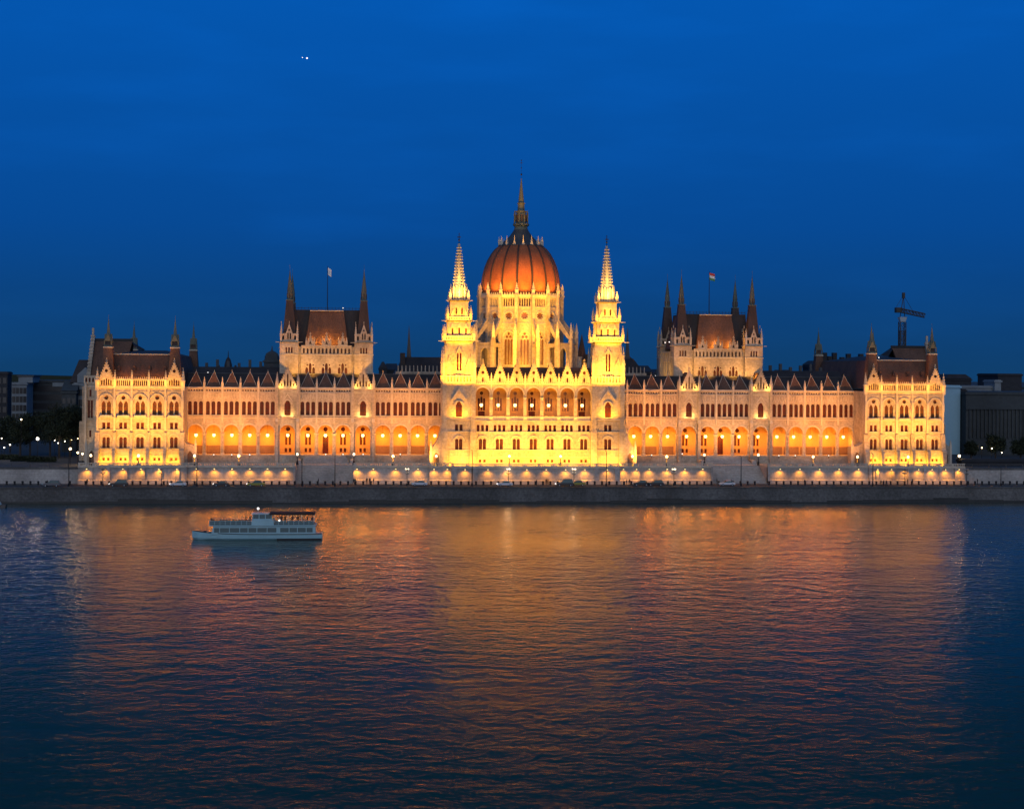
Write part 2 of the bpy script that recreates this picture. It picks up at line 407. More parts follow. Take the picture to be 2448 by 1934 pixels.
    for a, b in bays:
        if (a, b) != (97, 98):
            for q in ([b] if b < 97 else []): pinnacle(X(q), -.05, 30.0, .62, 3.2, o)
    for u in gb:
        c = X(u); g = M().use(STONE)
        hs = [arch(c+k, .42, 30.55, 30.55+h, 'p', 6) for k, h in ((-1.7, .9), (-.85, 2.0), (0, 3.6), (.85, 2.0), (1.7, .9))]
        gable(g, c, -.5, 5.3, 30.15, 36.0, .7, hs); g.use(GLASS).box(c-2, c+2, -.05, .05, 30.4, 32); g.box(c-.5, c+.5, -.05, .05, 32, 34.2)
        g.use(ROOF); g.prism([(c-2.6, 30.15), (c+2.6, 30.15), (c, 35.3)], .25, 7)
        g.build('gable', o)
        for k in (-1, 1): pinnacle(c+k*2.95, -.85, 30.1, .7, 4.6, o)
    return o
wingL = wing(-1); wingR = wing(1)

def pavilion(s):
    uc = 109.4; c0 = XC+s*uc; F = -10.4
    m = M(); wins = []
    for i in range(-2, 3):
        c = c0+i*4.62; hs = []
        for k, z in (('basement_window_pair', 9.75), ('paired_window', 13.25), ('square_window_pair', 18.5), ('tracery_window', 22.45)):
            hs += holes(k, c, z); wins.append((k, c, F, z))
        m.use(STONE).panel(rect(c-2.31, c+2.31, 8.6, 30.2), hs, F, .6)
        m.use(TRIM)
        for z, h, p in ((9.3, .2, .25), (11.2, .14, .1), (13.0, .2, .22), (18.15, .2, .25), (21.6, .22, .5), (28.9, .15, .12), (29.9, .35, .35)): m.box(c-2.31, c+2.31, F-p, F, z, z+h)
        m.box(c-1.7, c+1.7, F-.5, F-.35, 21.85, 22.3)
    for i in range(-2, 4):
        x = c0+(i-.5)*4.62
        w = .42 if -2 < i < 3 else .62
        m.use(STONE).prismx([(F-2.1, 8.6), (F, 8.6), (F, 18.0), (F-.5, 17.6), (F-.75, 15.5), (F-1.3, 13.2), (F-2.1, 12.6)], x-w, x+w)
        m.use(TRIM).box(x-.27, x+.27, F-.42, F, 18.0, 29.9)
        m.box(x-.36, x+.36, F-.62, F, 24.2, 26.4); m.taper(x, F-.32, 26.4, 27.6, .36, .3, .1, .1)
    # body
    xa, xb = c0-11.85, c0+11.85
    m.use(STONE).box(c0-11.56, c0+11.56, F+.62, 47.8, 8.6, 30.15)
    for q in (xa, xb-.5): m.box(min(q, q+.5), max(q, q+.5), F+.02, 48, 8.6, 30.16)
    # side projection with gabled outer wall
    ox = c0+s*11.85; e = s*6.2
    m.box(*sorted((ox, ox+e)), 8, 30, 8.6, 31)
    for y in (9.0, 19, 29): m.box(*sorted((ox+e, ox+e+s*1.6)), y-.6, y+.6, 8.6, 20); m.box(*sorted((ox+e, ox+e+s*.8)), y-.5, y+.5, 20, 30)
    m.use(TRIM); m.box(*sorted((ox, ox+e+s*.3)), 7.75, 8.0, 29.8, 30.2); m.box(*sorted((ox, ox+e+s*.3)), 7.8, 8.0, 18.1, 18.35)
    m.box(*sorted((ox+s*2.2, ox+s*3.2)), 7.6, 8.0, 20.8, 27.0)
    o = m.build('pavilion', parl)
    for k, x, y, z in wins: window(k, x, y, z, o)
    for du in (1.3, 4.6):
        for k, z in (('slit_window', 27.2), ('narrow_window', 21.0), ('slit_window', 15.5)): window(k, ox+s*du, 7.55, z, o)
    q_ = M().use(TRIM); xq = sorted((ox+s*.1, ox+e+s*.3))
    for z in (13.0, 20.2, 26.4, 33.0): q_.box(xq[0], xq[1], 7.72, 7.98, z, z+.25)
    for du in (.3, 3.0, 5.9): q_.box(ox+s*du-.3, ox+s*du+.3, 7.3, 7.98, 8.6, 30.9)
    q_.panel(rect(xq[0], xq[1], 31, 33), [arch(xq[0]+.7+i_*.95, .55, 31.3, 32.6, 'r', 5) for i_ in range(6)], 7.9, .4); q_.use(GLASS).box(xq[0]+.2, xq[1]-.2, 8.3, 8.4, 31.05, 32.9)
    q_.build('buttress_strip', o)
    # outer gable wall of the side projection
    g = M(); gx = ox+e
    prof = [(9.5, 31), (28.5, 31), (19, 45)]
    g.use(WSTONE if False else STONE).prismx(prof, *sorted((gx-s*1.0, gx)))
    for i in range(14):
        f = (i+.5)/14
        for q in (9.5+9.5*f, 28.5-9.5*f): g.box(*sorted((gx-s*1.1, gx+s*.1)), q-.25, q+.25, 31+14*f, 31+14*f+.55)
    g.box(*sorted((gx-s*.8, gx-s*.2)), 18.7, 19.3, 45, 47.2)
    g.build('side_gable', parl)
    # arcaded parapet
    b = M()
    for i in (-1, 0, 1):
        c = c0+i*4.62
        hs = [arch(c+(k-3)*.56, .34, 30.55, 32.0, 'r', 6) for k in range(7)]
        b.use(STONE).panel(rect(c-2.31, c+2.31, 30.25, 32.3), hs, F-.1, .4)
        b.box(c-2.31, c+2.31, F-.1, F+.3, 32.3, 32.45); b.box(c-2.31, c+2.31, F-.1, F+.3, 30.15, 30.25)
        teeth(b, c-2.0, c+2.0, F-.05, F+.25, 32.45, .55, .58)
    b.use(RIBM).box(c0-6.9, c0+6.9, F+.8, F+.9, 30.3, 31.9)
    b.build('parapet', o)
    for i in (-1, 0, 1, 2): pinnacle(c0+(i-.5)*4.62, F, 30.2, .62, 4.8, o)
    for k in (-1, 1):
        pinnacle(c0+k*11.7, F-.1, 29.2, .95, 6.6, o)
    for i in (-2, 2):
        c = c0+i*4.62; g = M().use(STONE)
        hs = [arch(c+k*.62, .4, 30.6, 30.6+h, 'p', 6) for k, h in ((-2, 1.5), (-1, 1.7), (0, 2.0), (1, 1.7), (2, 1.5))]+[[(c, 34.1), (c+.55, 34.65), (c, 35.2), (c-.55, 34.65)][::1]]
        g.panel(rect(c-2.25, c+2.25, 30.2, 32.5) if False else [(c-2.25, 30.25), (c+2.25, 30.25), (c+2.25, 31.6), (c, 37.0), (c-2.25, 31.6)], hs, F-.15, .5)
        g.poly([(c-2.25, F-.15, 31.6), (c, F-.15, 37), (c, F+.6, 37), (c-2.25, F+.6, 31.6)]); g.poly([(c+2.25, F-.15, 31.6), (c+2.25, F+.6, 31.6), (c, F+.6, 37), (c, F-.15, 37)])
        for sg in (-1, 1):
            for j in range(8):
                f = (j+.4)/8; x = c+sg*2.25*(1-f); z = 31.6+5.4*f
                g.box(x-.17, x+.17, F-.3, F+.3, z, z+.38)
        g.box(c-.1, c+.1, F, F+.25, 36.9, 38.2); g.box(c-.28, c+.28, F, F+.25, 37.4, 37.6)
        g.use(GLASS).box(c-1.7, c+1.7, F+.4, F+.5, 30.4, 33); g.box(c-.7, c+.7, F+.4, F+.5, 33.6, 35.4)
        g.use(ROOF).prism([(c-2.1, 31), (c+2.1, 31), (c, 36.2)], F+.65, F+4)
        g.build('gable', o)
    # roofs
    r = M().use(ROOF)
    A = [(xa+1, F+2.3, 31.0), (xb-1, F+2.3, 31.0), (xb-1, 46.5, 31.0), (xa+1, 46.5, 31.0)]
    B = [(xa+3.4, F+5.0, 39.2), (xb-3.4, F+5.0, 39.2), (xb-3.4, 43.3, 39.2), (xa+3.4, 43.3, 39.2)]
    for i in range(4):
        j = (i+1) % 4; r.poly([A[i], A[j], B[j], B[i]])
    r.use(TRIM).box(xa+3.3, xb-3.3, F+4.7, F+4.95, 39.15, 39.45)
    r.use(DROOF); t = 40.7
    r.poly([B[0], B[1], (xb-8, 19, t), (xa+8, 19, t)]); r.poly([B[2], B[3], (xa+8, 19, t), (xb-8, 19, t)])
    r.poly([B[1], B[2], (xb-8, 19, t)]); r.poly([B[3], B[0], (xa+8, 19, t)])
    for i in (-2.1, -.7, .7, 2.1):      # small roof vents on the front slope
        x = c0+i*3.0; r.use(RIBM); r.box(x-.35, x+.35, F+2.9, F+4, 34.7, 35.6); r.use(ROOF); r.prism([(x-.5, 35.6), (x+.5, 35.6), (x, 36.2)], F+2.8, F+4.3)
    # cross roof of the side projection
    xo = gx-s*1.1; xi = c0+s*6.0
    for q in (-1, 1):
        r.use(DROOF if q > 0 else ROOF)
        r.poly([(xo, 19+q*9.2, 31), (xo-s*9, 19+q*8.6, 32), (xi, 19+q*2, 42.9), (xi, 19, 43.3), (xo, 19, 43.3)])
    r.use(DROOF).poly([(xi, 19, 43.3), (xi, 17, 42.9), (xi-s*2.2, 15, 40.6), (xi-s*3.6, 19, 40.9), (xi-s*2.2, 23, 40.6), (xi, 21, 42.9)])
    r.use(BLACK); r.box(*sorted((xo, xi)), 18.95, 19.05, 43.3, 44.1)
    r.build('roof', o)
    # corner roof turrets
    for (ux, uy) in ((-9.15, F+2.6), (9.15, F+2.6), (-9.15, 45), (9.15, 45)):
        x = c0+ux; t = M().use(ROOF)
        t.taper(x, uy, 30.6, 41.0, 1.9, 1.9, 1.15, 1.15)
        t.use(TRIM).box(x-1.3, x+1.3, uy-1.3, uy+1.3, 41.0, 41.3)
        t.use(COPPER)
        for a in (-1, 1):
            for b2 in (-1, 1): t.box(x+a*.95-.14, x+a*.95+.14, uy+b2*.95-.14, uy+b2*.95+.14, 41.3, 43.0)
        t.box(x-1.1, x+1.1, uy-1.1, uy+1.1, 41.3, 41.75); t.use(RIBM).box(x-.7, x+.7, uy-.7, uy+.7, 41.75, 43)
        t.use(COPPER)
        for q in range(4):
            T = Matrix.Translation((x, uy, 0)) @ Matrix.Rotation(q*PI/2, 4, 'Z'); n = M(T).use(COPPER)
            n.prism([(-.95, 42.9), (.95, 42.9), (0, 44.9)], -1.05, -.6)
            for f in n.f: t.F([len(t.v)+i for i in f])
            t.v += n.v
        t.taper(x, uy, 43, 45.2, 1.0, 1.0, .42, .42); t.taper(x, uy, 45.2, 49.2, .42, .42, .04, .04); t.tube((x, uy, 49), (x, uy, 50.2), .05, 4)
        t.build('roof_turret', o)
    porch(c0-s*11.85, F+1.5, -s, o, .15); porch(c0+s*11.85, F+2.5, s, o, .7)
    return o
def porch(x0, y, d, parent, q=1.0):     # low door porch with a swept buttress beside a block; d = side it leans out to
    m = M().use(STONE)
    pts = [(x0, 8.6), (x0+d*3.3, 8.6), (x0+d*3.3, 13.6), (x0+d*3.0, 13.9), (x0+d*2.2, 14+.6*q), (x0+d*1.3, 14+2.2*q), (x0+d*.7, 14+4.2*q), (x0, 14+6.8*q)]
    if d < 0: pts = pts[::-1]
    hole = arch(x0+d*1.7, 1.5, 8.7, 12.4, 'p', 8)
    m.panel(pts, [hole], y, .5)
    for a, b in zip(pts, pts[1:]+pts[:1]): m.poly([(a[0], y, a[1]), (a[0], y+4, a[1]), (b[0], y+4, b[1]), (b[0], y, b[1])])
    m.use(DADO).box(*sorted((x0+d*.6, x0+d*2.8)), y+.5, y+.6, 8.6, 12.6)
    m.use(TRIM).box(*sorted((x0+d*2.9, x0+d*3.5)), y-.2, y+.4, 8.6, 14.2); m.taper(x0+d*3.2, y+.1, 14.2, 16.0, .3, .3, .04, .04)
    m.build('porch', parent)
pavL = pavilion(-1); pavR = pavilion(1)

def stage(m, cx, cy, hw, z0, z1, kinds, wins, mt=STONE, dep=.5):      # square tower stage, openings on all four faces
    for q in range(4):
        T = Matrix.Translation((cx, cy, 0)) @ Matrix.Rotation(q*PI/2, 4, 'Z')
        n = M(T).use(mt); hs = []
        for k, x, z in kinds:
            hs += holes(k, x, z)
            if q in (0, 1, 3): wins.append((k, T @ Vector((x, -hw, z)), q*PI/2))
        n.panel(rect(-hw, hw, z0, z1), hs, -hw, dep)
        m.use(mt)
        for f in n.f: m.F([len(m.v)+i for i in f])
        m.v += n.v
    m.box(cx-hw+.6, cx+hw-.6, cy-hw+.6, cy+hw-.6, z0+.01, z1-.01)
def cap(m, cx, cy, hw, z, t, mt=TRIM): m.use(mt).box(cx-hw, cx+hw, cy-hw, cy+hw, z, z+t)
def slits(m, cx, cy, hw, z0, z1, n, mt=TRIM):      # open balustrade around a square balcony
    for q in range(4):
        T = Matrix.Translation((cx, cy, 0)) @ Matrix.Rotation(q*PI/2, 4, 'Z'); k = M(T).use(mt); st = (2*hw-.5)/n
        k.panel(rect(-hw, hw, z0, z1), [arch(-hw+.25+(i+.5)*st, st*.55, z0+.25, z1-.25, 'r', 5) for i in range(n)], -hw, .3)
        m.use(mt)
        for f in k.f: m.F([len(m.v)+i for i in f])
        m.v += k.v
def tower(s):
    cx, cy = XC+s*21.1, -11.6; m = M(); wins = []
    stage(m, cx, cy, 4.2, 8.6, 32.0, [('paired_window', 0, 13.25), ('square_window_pair', 0, 18.45), ('arched_window', 0, 22.45)], wins)
    F = cy-4.2
    m.use(STONE)
    for a in (-1, 1):
        for b in (-1, 1):
            x, y = cx+a*4.0, cy+b*4.0
            m.use(STONE).box(x-.85, x+.85, y-.85, y+.85, 8.6, 18.2); m.taper(x, y, 18.2, 19.2, .85, .85, .68, .68); m.box(x-.68, x+.68, y-.68, y+.68, 19.2, 30.5)
            m.taper(x, y, 30.5, 34.5, .68, .68, .5, .5); m.taper(x-a*.15, y-b*.15, 34.5, 42.5, .55, .55, .4, .4, -a*.35, -b*.35)
    m.use(TRIM).prism([(cx-2.2, 27.2), (cx-1.75, 27.2), (cx, 29.6), (cx+1.75, 27.2), (cx+2.2, 27.2), (cx, 30.4)], F-.35, F)
    for z, p in ((11.2, .12), (13.0, .2), (18.15, .25), (21.6, .4), (31.6, .4)): m.box(cx-4.2-p, cx+4.2+p, cy-4.2-p, cy+4.2+p, z, z+.22)
    slits(m, cx, cy, 4.75, 32.0, 34.0, 10); cap(m, cx, cy, 4.85, 31.85, .15); cap(m, cx, cy, 4.85, 34.0, .12) if False else None
    m.use(STONE); stage(m, cx, cy, 3.75, 32.0, 43.6, [('narrow_window', 0, 35.4), ('slit_window', -2.3, 35.6), ('slit_window', 2.3, 35.6)], wins)
    for a in (-1, 1): m.use(STONE).prism([(cx+a*3.6, 34), (cx+a*1.5, 34), (cx+a*1.9, 36.8), (cx+a*3.0, 39.4)][::1 if a < 0 else -1], cy-4.2, cy-3.9)
    m.use(TRIM).prism([(cx-1.0, 40.2), (cx-.8, 40.2), (cx, 41.4), (cx+.8, 40.2), (cx+1.0, 40.2), (cx, 42.2)], cy-4.0, cy-3.74)
    cap(m, cx, cy, 4.5, 43.5, .3); m.box(cx-5.9, cx+5.9, cy-4.5, cy-4.3, 43.5, 43.7)
    slits(m, cx, cy, 4.3, 43.8, 45.1, 11)
    stage(m, cx, cy, 3.2, 43.8, 49.2, [('slit_window', 0, 45.6), ('slit_window', -1.9, 45.4), ('slit_window', 1.9, 45.4)], wins)
    for q in (-1.9, 0, 1.9): m.use(TRIM).prism([(cx+q-.6, 47.4), (cx+q+.6, 47.4), (cx+q, 48.9)], cy-3.45, cy-3.2)
    cap(m, cx, cy, 3.75, 49.2, .3); m.box(cx-5.0, cx+5.0, cy-3.75, cy-3.55, 49.2, 49.4)
    slits(m, cx, cy, 3.45, 49.5, 50.5, 9)
    stage(m, cx, cy, 2.55, 49.5, 54.9, [('slit_window', -.8, 51.2), ('slit_window', .8, 51.2)], wins)
    for a in (-1, 1): m.use(TRIM).prism([(cx+a*2.5, 50.5), (cx+a*1.5, 50.5), (cx+a*1.7, 52.6)][::1 if a < 0 else -1], cy-2.9, cy-2.5)
    cap(m, cx, cy, 3.0, 54.9, .3); m.box(cx-3.7, cx+3.7, cy-3.0, cy-2.8, 54.9, 55.1)
    m.use(STONE).ngon(cx, cy, 55.2, 58.9, 2.25, 2.0, 8, PI/8)
    for q in range(8):
        a = q*PI/4; m.use(TRIM).tube((cx+2.2*math.sin(a), cy-2.2*math.cos(a), 55.2), (cx+2.2*math.sin(a), cy-2.2*math.cos(a), 58), .3, 4); m.ngon(cx+2.2*math.sin(a), cy-2.2*math.cos(a), 58, 60, .38, 0, 4)
    o = m.build('tower', parl)
    for k, p, rz in wins: window(k, p.x, p.y, p.z, o, rz)
    for hw, z, h in ((4.35, 34.0, 8.6), (4.1, 43.8, 4.6), (3.25, 49.5, 4.2), (2.6, 55.2, 2.9)):
        for a in (-1, 1):
            for b in (-1, 1): pinnacle(cx+a*hw, cy+b*hw, z, .7, h, o)
    sp = M().use(TRIM); sp.ngon(cx, cy, 58.7, 70.4, 1.72, .28, 8, PI/8)
    for i in range(14):
        f = (i+.5)/14; r = 1.72*(1-f)+.28*f; z = 58.7+11.7*f
        for q in range(8):
            a = PI/8+q*PI/4; sp.box(cx+(r+.12)*math.cos(a)-.24, cx+(r+.12)*math.cos(a)+.24, cy+(r+.12)*math.sin(a)-.24, cy+(r+.12)*math.sin(a)+.24, z-.14, z+.16)
    sp.ngon(cx, cy, 70.4, 71.2, .42, .3, 8); sp.build('spire', o)
    k = M().use(BLACK); k.tube((cx, cy, 71.2), (cx, cy, 74.2), .1, 5); k.box(cx-.5, cx+.5, cy-.08, cy+.08, 72.9, 73.15); k.ball(cx, cy, 72.2, .28, 8, 5); k.build('finial', o)
    porch(cx+s*4.6, F-.6, s, o)
    return o
towL = tower(-1); towR = tower(1)

# central block with loggia
m = M(); wins = []; F = -15.0; DD = 4.2
for i in range(-3, 4):
    c = XC+i*4.79; hs = []
    for k, z in (('basement_window_pair', 9.65), ('paired_window', 13.25), ('triple_window', 18.35)):
        hs += holes(k, c, z); wins.append((k, c, F, z))
    hs.append(arch(c, 3.9, 21.6, 30.65, 'r', 14))
    m.use(STONE).panel(rect(c-2.395, c+2.395, 8.6, 31.9), hs, F, .8)
    m.use(TRIM).ring(c, 28.7, 1.97, 2.35, F-.15, F+.05, 1, 14)
    for z, h, p in ((9.3, .2, .25), (11.15, .14, .12), (13.0, .2, .2), (18.1, .2, .2), (21.25, .25, .35), (31.5, .4, .35)): m.box(c-2.395, c+2.395, F-p, F, z, z+h)
    m.box(c-1.95, c+1.95, F+.1, F+.3, 21.6, 22.6)
    k = 'loggia_door' if i in (-3, 0, 3) else 'loggia_window'
    m.use(PLAST).panel(rect(c-2.395, c+2.395, 21.5, 31.4), holes(k, c, 22.4), F+DD, .5); wins.append((k, c, F+DD, 22.4))
    m.use(PLAST).box(c-2.62, c-2.17, F+.82, F+DD-.02, 27.6, 31.3)
    if i < 3:
        x = c+2.395; m.use(STONE).ngon(x, F+.4, 22.5, 27.2, .42, .38, 10); m.use(TRIM).ngon(x, F+.4, 27.2, 27.9, .4, .62, 10); m.box(x-.5, x+.5, F-.3, F+.6, 21.6, 22.5)
        m.box(x-.2, x+.2, F-.2, F, 29.5, 31.5)
m.use(STONE).box(XC-16.76, XC+16.76, F+.82, 8, 8.6, 21.4)
m.use(PLAST).box(XC-16.76, XC+16.76, F+.82, F+DD, 21.42, 21.5); m.box(XC-16.76, XC+16.76, F+.82, F+DD, 31.4, 31.6)
m.use(STONE).box(XC-16.76, XC+16.76, F+DD+.52, 8, 21.42, 31.85); m.box(XC-16.76, XC+16.76, F+.82, 8, 31.62, 31.88)
blk = m.build('central_block', parl)
for k, x, y, z in wins: window(k, x, y, z, blk)
for i in range(-3, 4):
    c = XC+i*4.79; g = M().use(STONE)
    gable(g, c, F-.1, 4.3, 32.0, 37.9, .5, [circ(c, 34.9, .46), arch(c, .5, 32.2, 33.6, 'p', 6)])
    g.use(TRIM)
    for k in (-1.55, -1.2, -.85, .85, 1.2, 1.55): g.box(c+k-.07, c+k+.07, F-.2, F-.1, 32.1, 33.6)
    g.use(GLASS).box(c-.6, c+.6, F+.3, F+.38, 32.1, 35.5); g.use(ROOF).prism([(c-2.0, 32.0), (c+2.0, 32.0), (c, 37.2)], F+.45, F+5)
    g.build('gable', blk)
    if i < 3: pinnacle(c+2.395, F, 31.9, .5, 3.0, blk)
t = M().use(TRIM); teeth(t, XC-16.7, XC+16.7, F-.4, F-.15, 31.9, .5, .55); t.build('cresting', blk)
r = M().use(ROOF); r.prismx([(F+1, 31.9), (F+5.5, 36.4), (7.5, 36.4), (7.5, 31.9)], XC-16.7, XC+16.7); r.build('roof', blk)

# drum and dome
CX, CY = XC, 21.5
m = M(); RI = 12.2; hwf = RI*math.tan(PI/16); wins = []
for i in range(16):
    T = Matrix.Translation((CX, CY, 0)) @ Matrix.Rotation(i*PI/8, 4, 'Z'); n = M(T).use(STONE)
    front = i in (0, 1, 2, 3, 4, 12, 13, 14, 15)
    hs = []
    if front:
        hs = holes('tall_window', 0, 37.2)+holes('rose_window', 0, 51.8)+[arch((k-2)*.72, .46, 54.7, 56.95, 'r', 6) for k in range(5)]
        wins += [('tall_window', T @ Vector((0, -RI, 37.2)), i*PI/8), ('rose_window', T @ Vector((0, -RI, 51.8)), i*PI/8)]
    n.panel(rect(-hwf, hwf, 34, 57.6), hs, -RI, .5); ns = len(n.f)
    n.box(-hwf, hwf, -RI-.2, -RI, 49.4, 49.65); n.box(-hwf, hwf, -RI-.18, -RI, 54.2, 54.45); n.box(-hwf, hwf, -RI-.3, -RI+.3, 57.3, 57.6)
    n.box(-hwf-.02, hwf+.02, -RI-.35, -RI-.05, 57.6, 58.1)
    teeth(n, -hwf, hwf, -RI-.35, -RI-.05, 58.1, .7, .78)
    nd = len(n.f); n.box(-hwf+.3, hwf-.3, -RI+.52, -RI+.6, 54.4, 57.2)
    m.use(RIBM)
    for j, f in enumerate(n.f):
        m.use(RIBM if j >= nd else (STONE if j < ns else TRIM)); m.F([len(m.v)+q for q in f])
    m.v += n.v
    a = -PI/2+PI/16+i*PI/8; T = Matrix.Translation((CX, CY, 0)) @ Matrix.Rotation(a+PI/2, 4, 'Z'); n = M(T).use(STONE); R2 = RI/math.cos(PI/16)
    n.box(-.5, .5, -R2-.75, -R2+.3, 34, 57.9); n.taper(0, -R2-.5, 57.9, 58.4, .5, .6, .4, .4)
    m.use(STONE)
    for f in n.f: m.F([len(m.v)+q for q in f])
    m.v += n.v
m.use(STONE).ngon(CX, CY, 34, 57.4, 11.4, 11.4, 16, PI/16)
drum = m.build('drum', parl)
for k, p, rz in wins: window(k, p.x, p.y, p.z, drum, rz)
for i in range(16):
    a = -PI/2+PI/16+i*PI/8; R2 = RI/math.cos(PI/16)
    pinnacle(CX+(R2+.3)*math.cos(a), CY+(R2+.3)*math.sin(a), 57.8, .95, 4.1, drum)
    if math.sin(a) < .45:
        T = Matrix.Translation((CX, CY, 0)) @ Matrix.Rotation(a+PI/2, 4, 'Z'); n = M(T).use(STONE)
        n.box(-.55, .55, -17.7, -16.6, 32, 44.2); n.taper(0, -17.15, 44.2, 45.4, .55, .55, .42, .42)
        n.prismx([(-13.1, 51.2), (-16.8, 46.0), (-16.8, 44.6), (-15.2, 46.2), (-13.1, 48.6)], -.3, .3)
        n.prismx([(-13.1, 43.6), (-16.8, 43.6), (-16.8, 42.4), (-13.1, 42.4)], -.3, .3)
        n.build('flying_buttress', drum)
        pinnacle(CX+17.15*math.cos(a), CY+17.15*math.sin(a), 45.2, .85, 4.8, drum)
for i in (2, 3, 4, 5, 11, 12, 13, 14):       # outer ambulatory arches
    T = Matrix.Translation((CX, CY, 0)) @ Matrix.Rotation(i*PI/8, 4, 'Z'); n = M(T).use(STONE); h = 16.7*math.tan(PI/16)
    n.panel(rect(-h, h, 33, 43.4), [arch(0, 3.4, 34.5, 42.2, 'r', 10)], -16.7, .5); n.box(-h, h, -16.9, -16.0, 43.4, 43.8)
    n.build('ambulatory_arch', drum)
prof = [(11.75, 57.5), (11.9, 59.2), (11.9, 61), (11.75, 63), (11.4, 65), (10.85, 67), (10.05, 69), (8.9, 71), (7.8, 72.4), (6.7, 73.3)]
m = M().use(DOMEM); m.lathe(CX, CY, prof, 64); dome = m.build('dome', parl, True)
for i in range(16):
    a = -PI/2+PI/16+i*PI/8; n = M(Matrix.Translation((CX, CY, 0)) @ Matrix.Rotation(a+PI/2, 4, 'Z')).use(RIBM)
    for (r0, z0), (r1, z1) in zip(prof, prof[1:]):
        n.poly([(-.2, -r0-.22, z0), (.2, -r0-.22, z0), (.2, -r1-.22, z1), (-.2, -r1-.22, z1)])
        n.poly([(.2, -r0-.22, z0), (.34, -r0+.1, z0), (.34, -r1+.1, z1), (.2, -r1-.22, z1)]); n.poly([(-.34, -r0+.1, z0), (-.2, -r0-.22, z0), (-.2, -r1-.22, z1), (-.34, -r1+.1, z1)])
    n.build('rib', dome)
m = M().use(LEAD); m.lathe(CX, CY, [(6.9, 73.2), (6.9, 73.5), (5.7, 74.3), (4.4, 75.4), (3.3, 76.6), (2.6, 77.6), (2.2, 78.3)], 32)
for i in range(16):
    a = -PI/2+i*PI/8; n = M(Matrix.Translation((CX, CY, 0)) @ Matrix.Rotation(a+PI/2, 4, 'Z')).use(TRIM)
    n.prism([(-.45, 73.4), (.45, 73.4), (0, 75.2)], -6.95, -6.3); n.taper(0, -6.7, 75.0, 76.2, .12, .12, .03, .03)
    m.use(TRIM)
    for f in n.f: m.F([len(m.v)+q for q in f])
    m.v += n.v
m.build('dome_cap', dome)
m = M().use(COPPER); m.lathe(CX, CY, [(2.2, 78.2), (1.95, 79.2), (2.5, 79.7), (2.5, 80.1), (1.7, 80.2)], 16)
m.ngon(CX, CY, 80.1, 83.7, 1.75, 1.5, 8, PI/8); m.ngon(CX, CY, 83.7, 84.0, 1.8, 1.8, 8, PI/8); m.ngon(CX, CY, 84, 86.2, 1.2, 1.0, 8, PI/8); m.ngon(CX, CY, 86.2, 86.5, 1.25, 1.25, 8, PI/8); m.ngon(CX, CY, 86.5, 94, .95, .1, 8, PI/8)
for i in range(8):
    a = PI/8+i*PI/4
    m.tube((CX+2.2*math.cos(a), CY+2.2*math.sin(a), 80), (CX+2.1*math.cos(a), CY+2.1*math.sin(a), 82.6), .2, 4); m.ngon(CX+2.1*math.cos(a), CY+2.1*math.sin(a), 82.6, 84.4, .28, 0, 4)
    a = i*PI/4; m.use(RIBM); x, y = CX+1.66*math.cos(a), CY+1.66*math.sin(a); m.box(x-.28, x+.28, y-.28, y+.28, 80.8, 82.8); m.use(COPPER)
m.build('lantern', dome)
m = M().use(BLACK); m.tube((CX, CY, 93.8), (CX, CY, 99.6), .035, 5); m.ball(CX, CY, 95.2, .3, 8, 5); m.ball(CX, CY, 97.2, .18, 6, 4); m.box(CX-.32, CX+.32, CY-.05, CY+.05, 98.6, 98.8); m.ball(CX, CY, 99.5, .2, 6, 4); m.build('finial', dome)

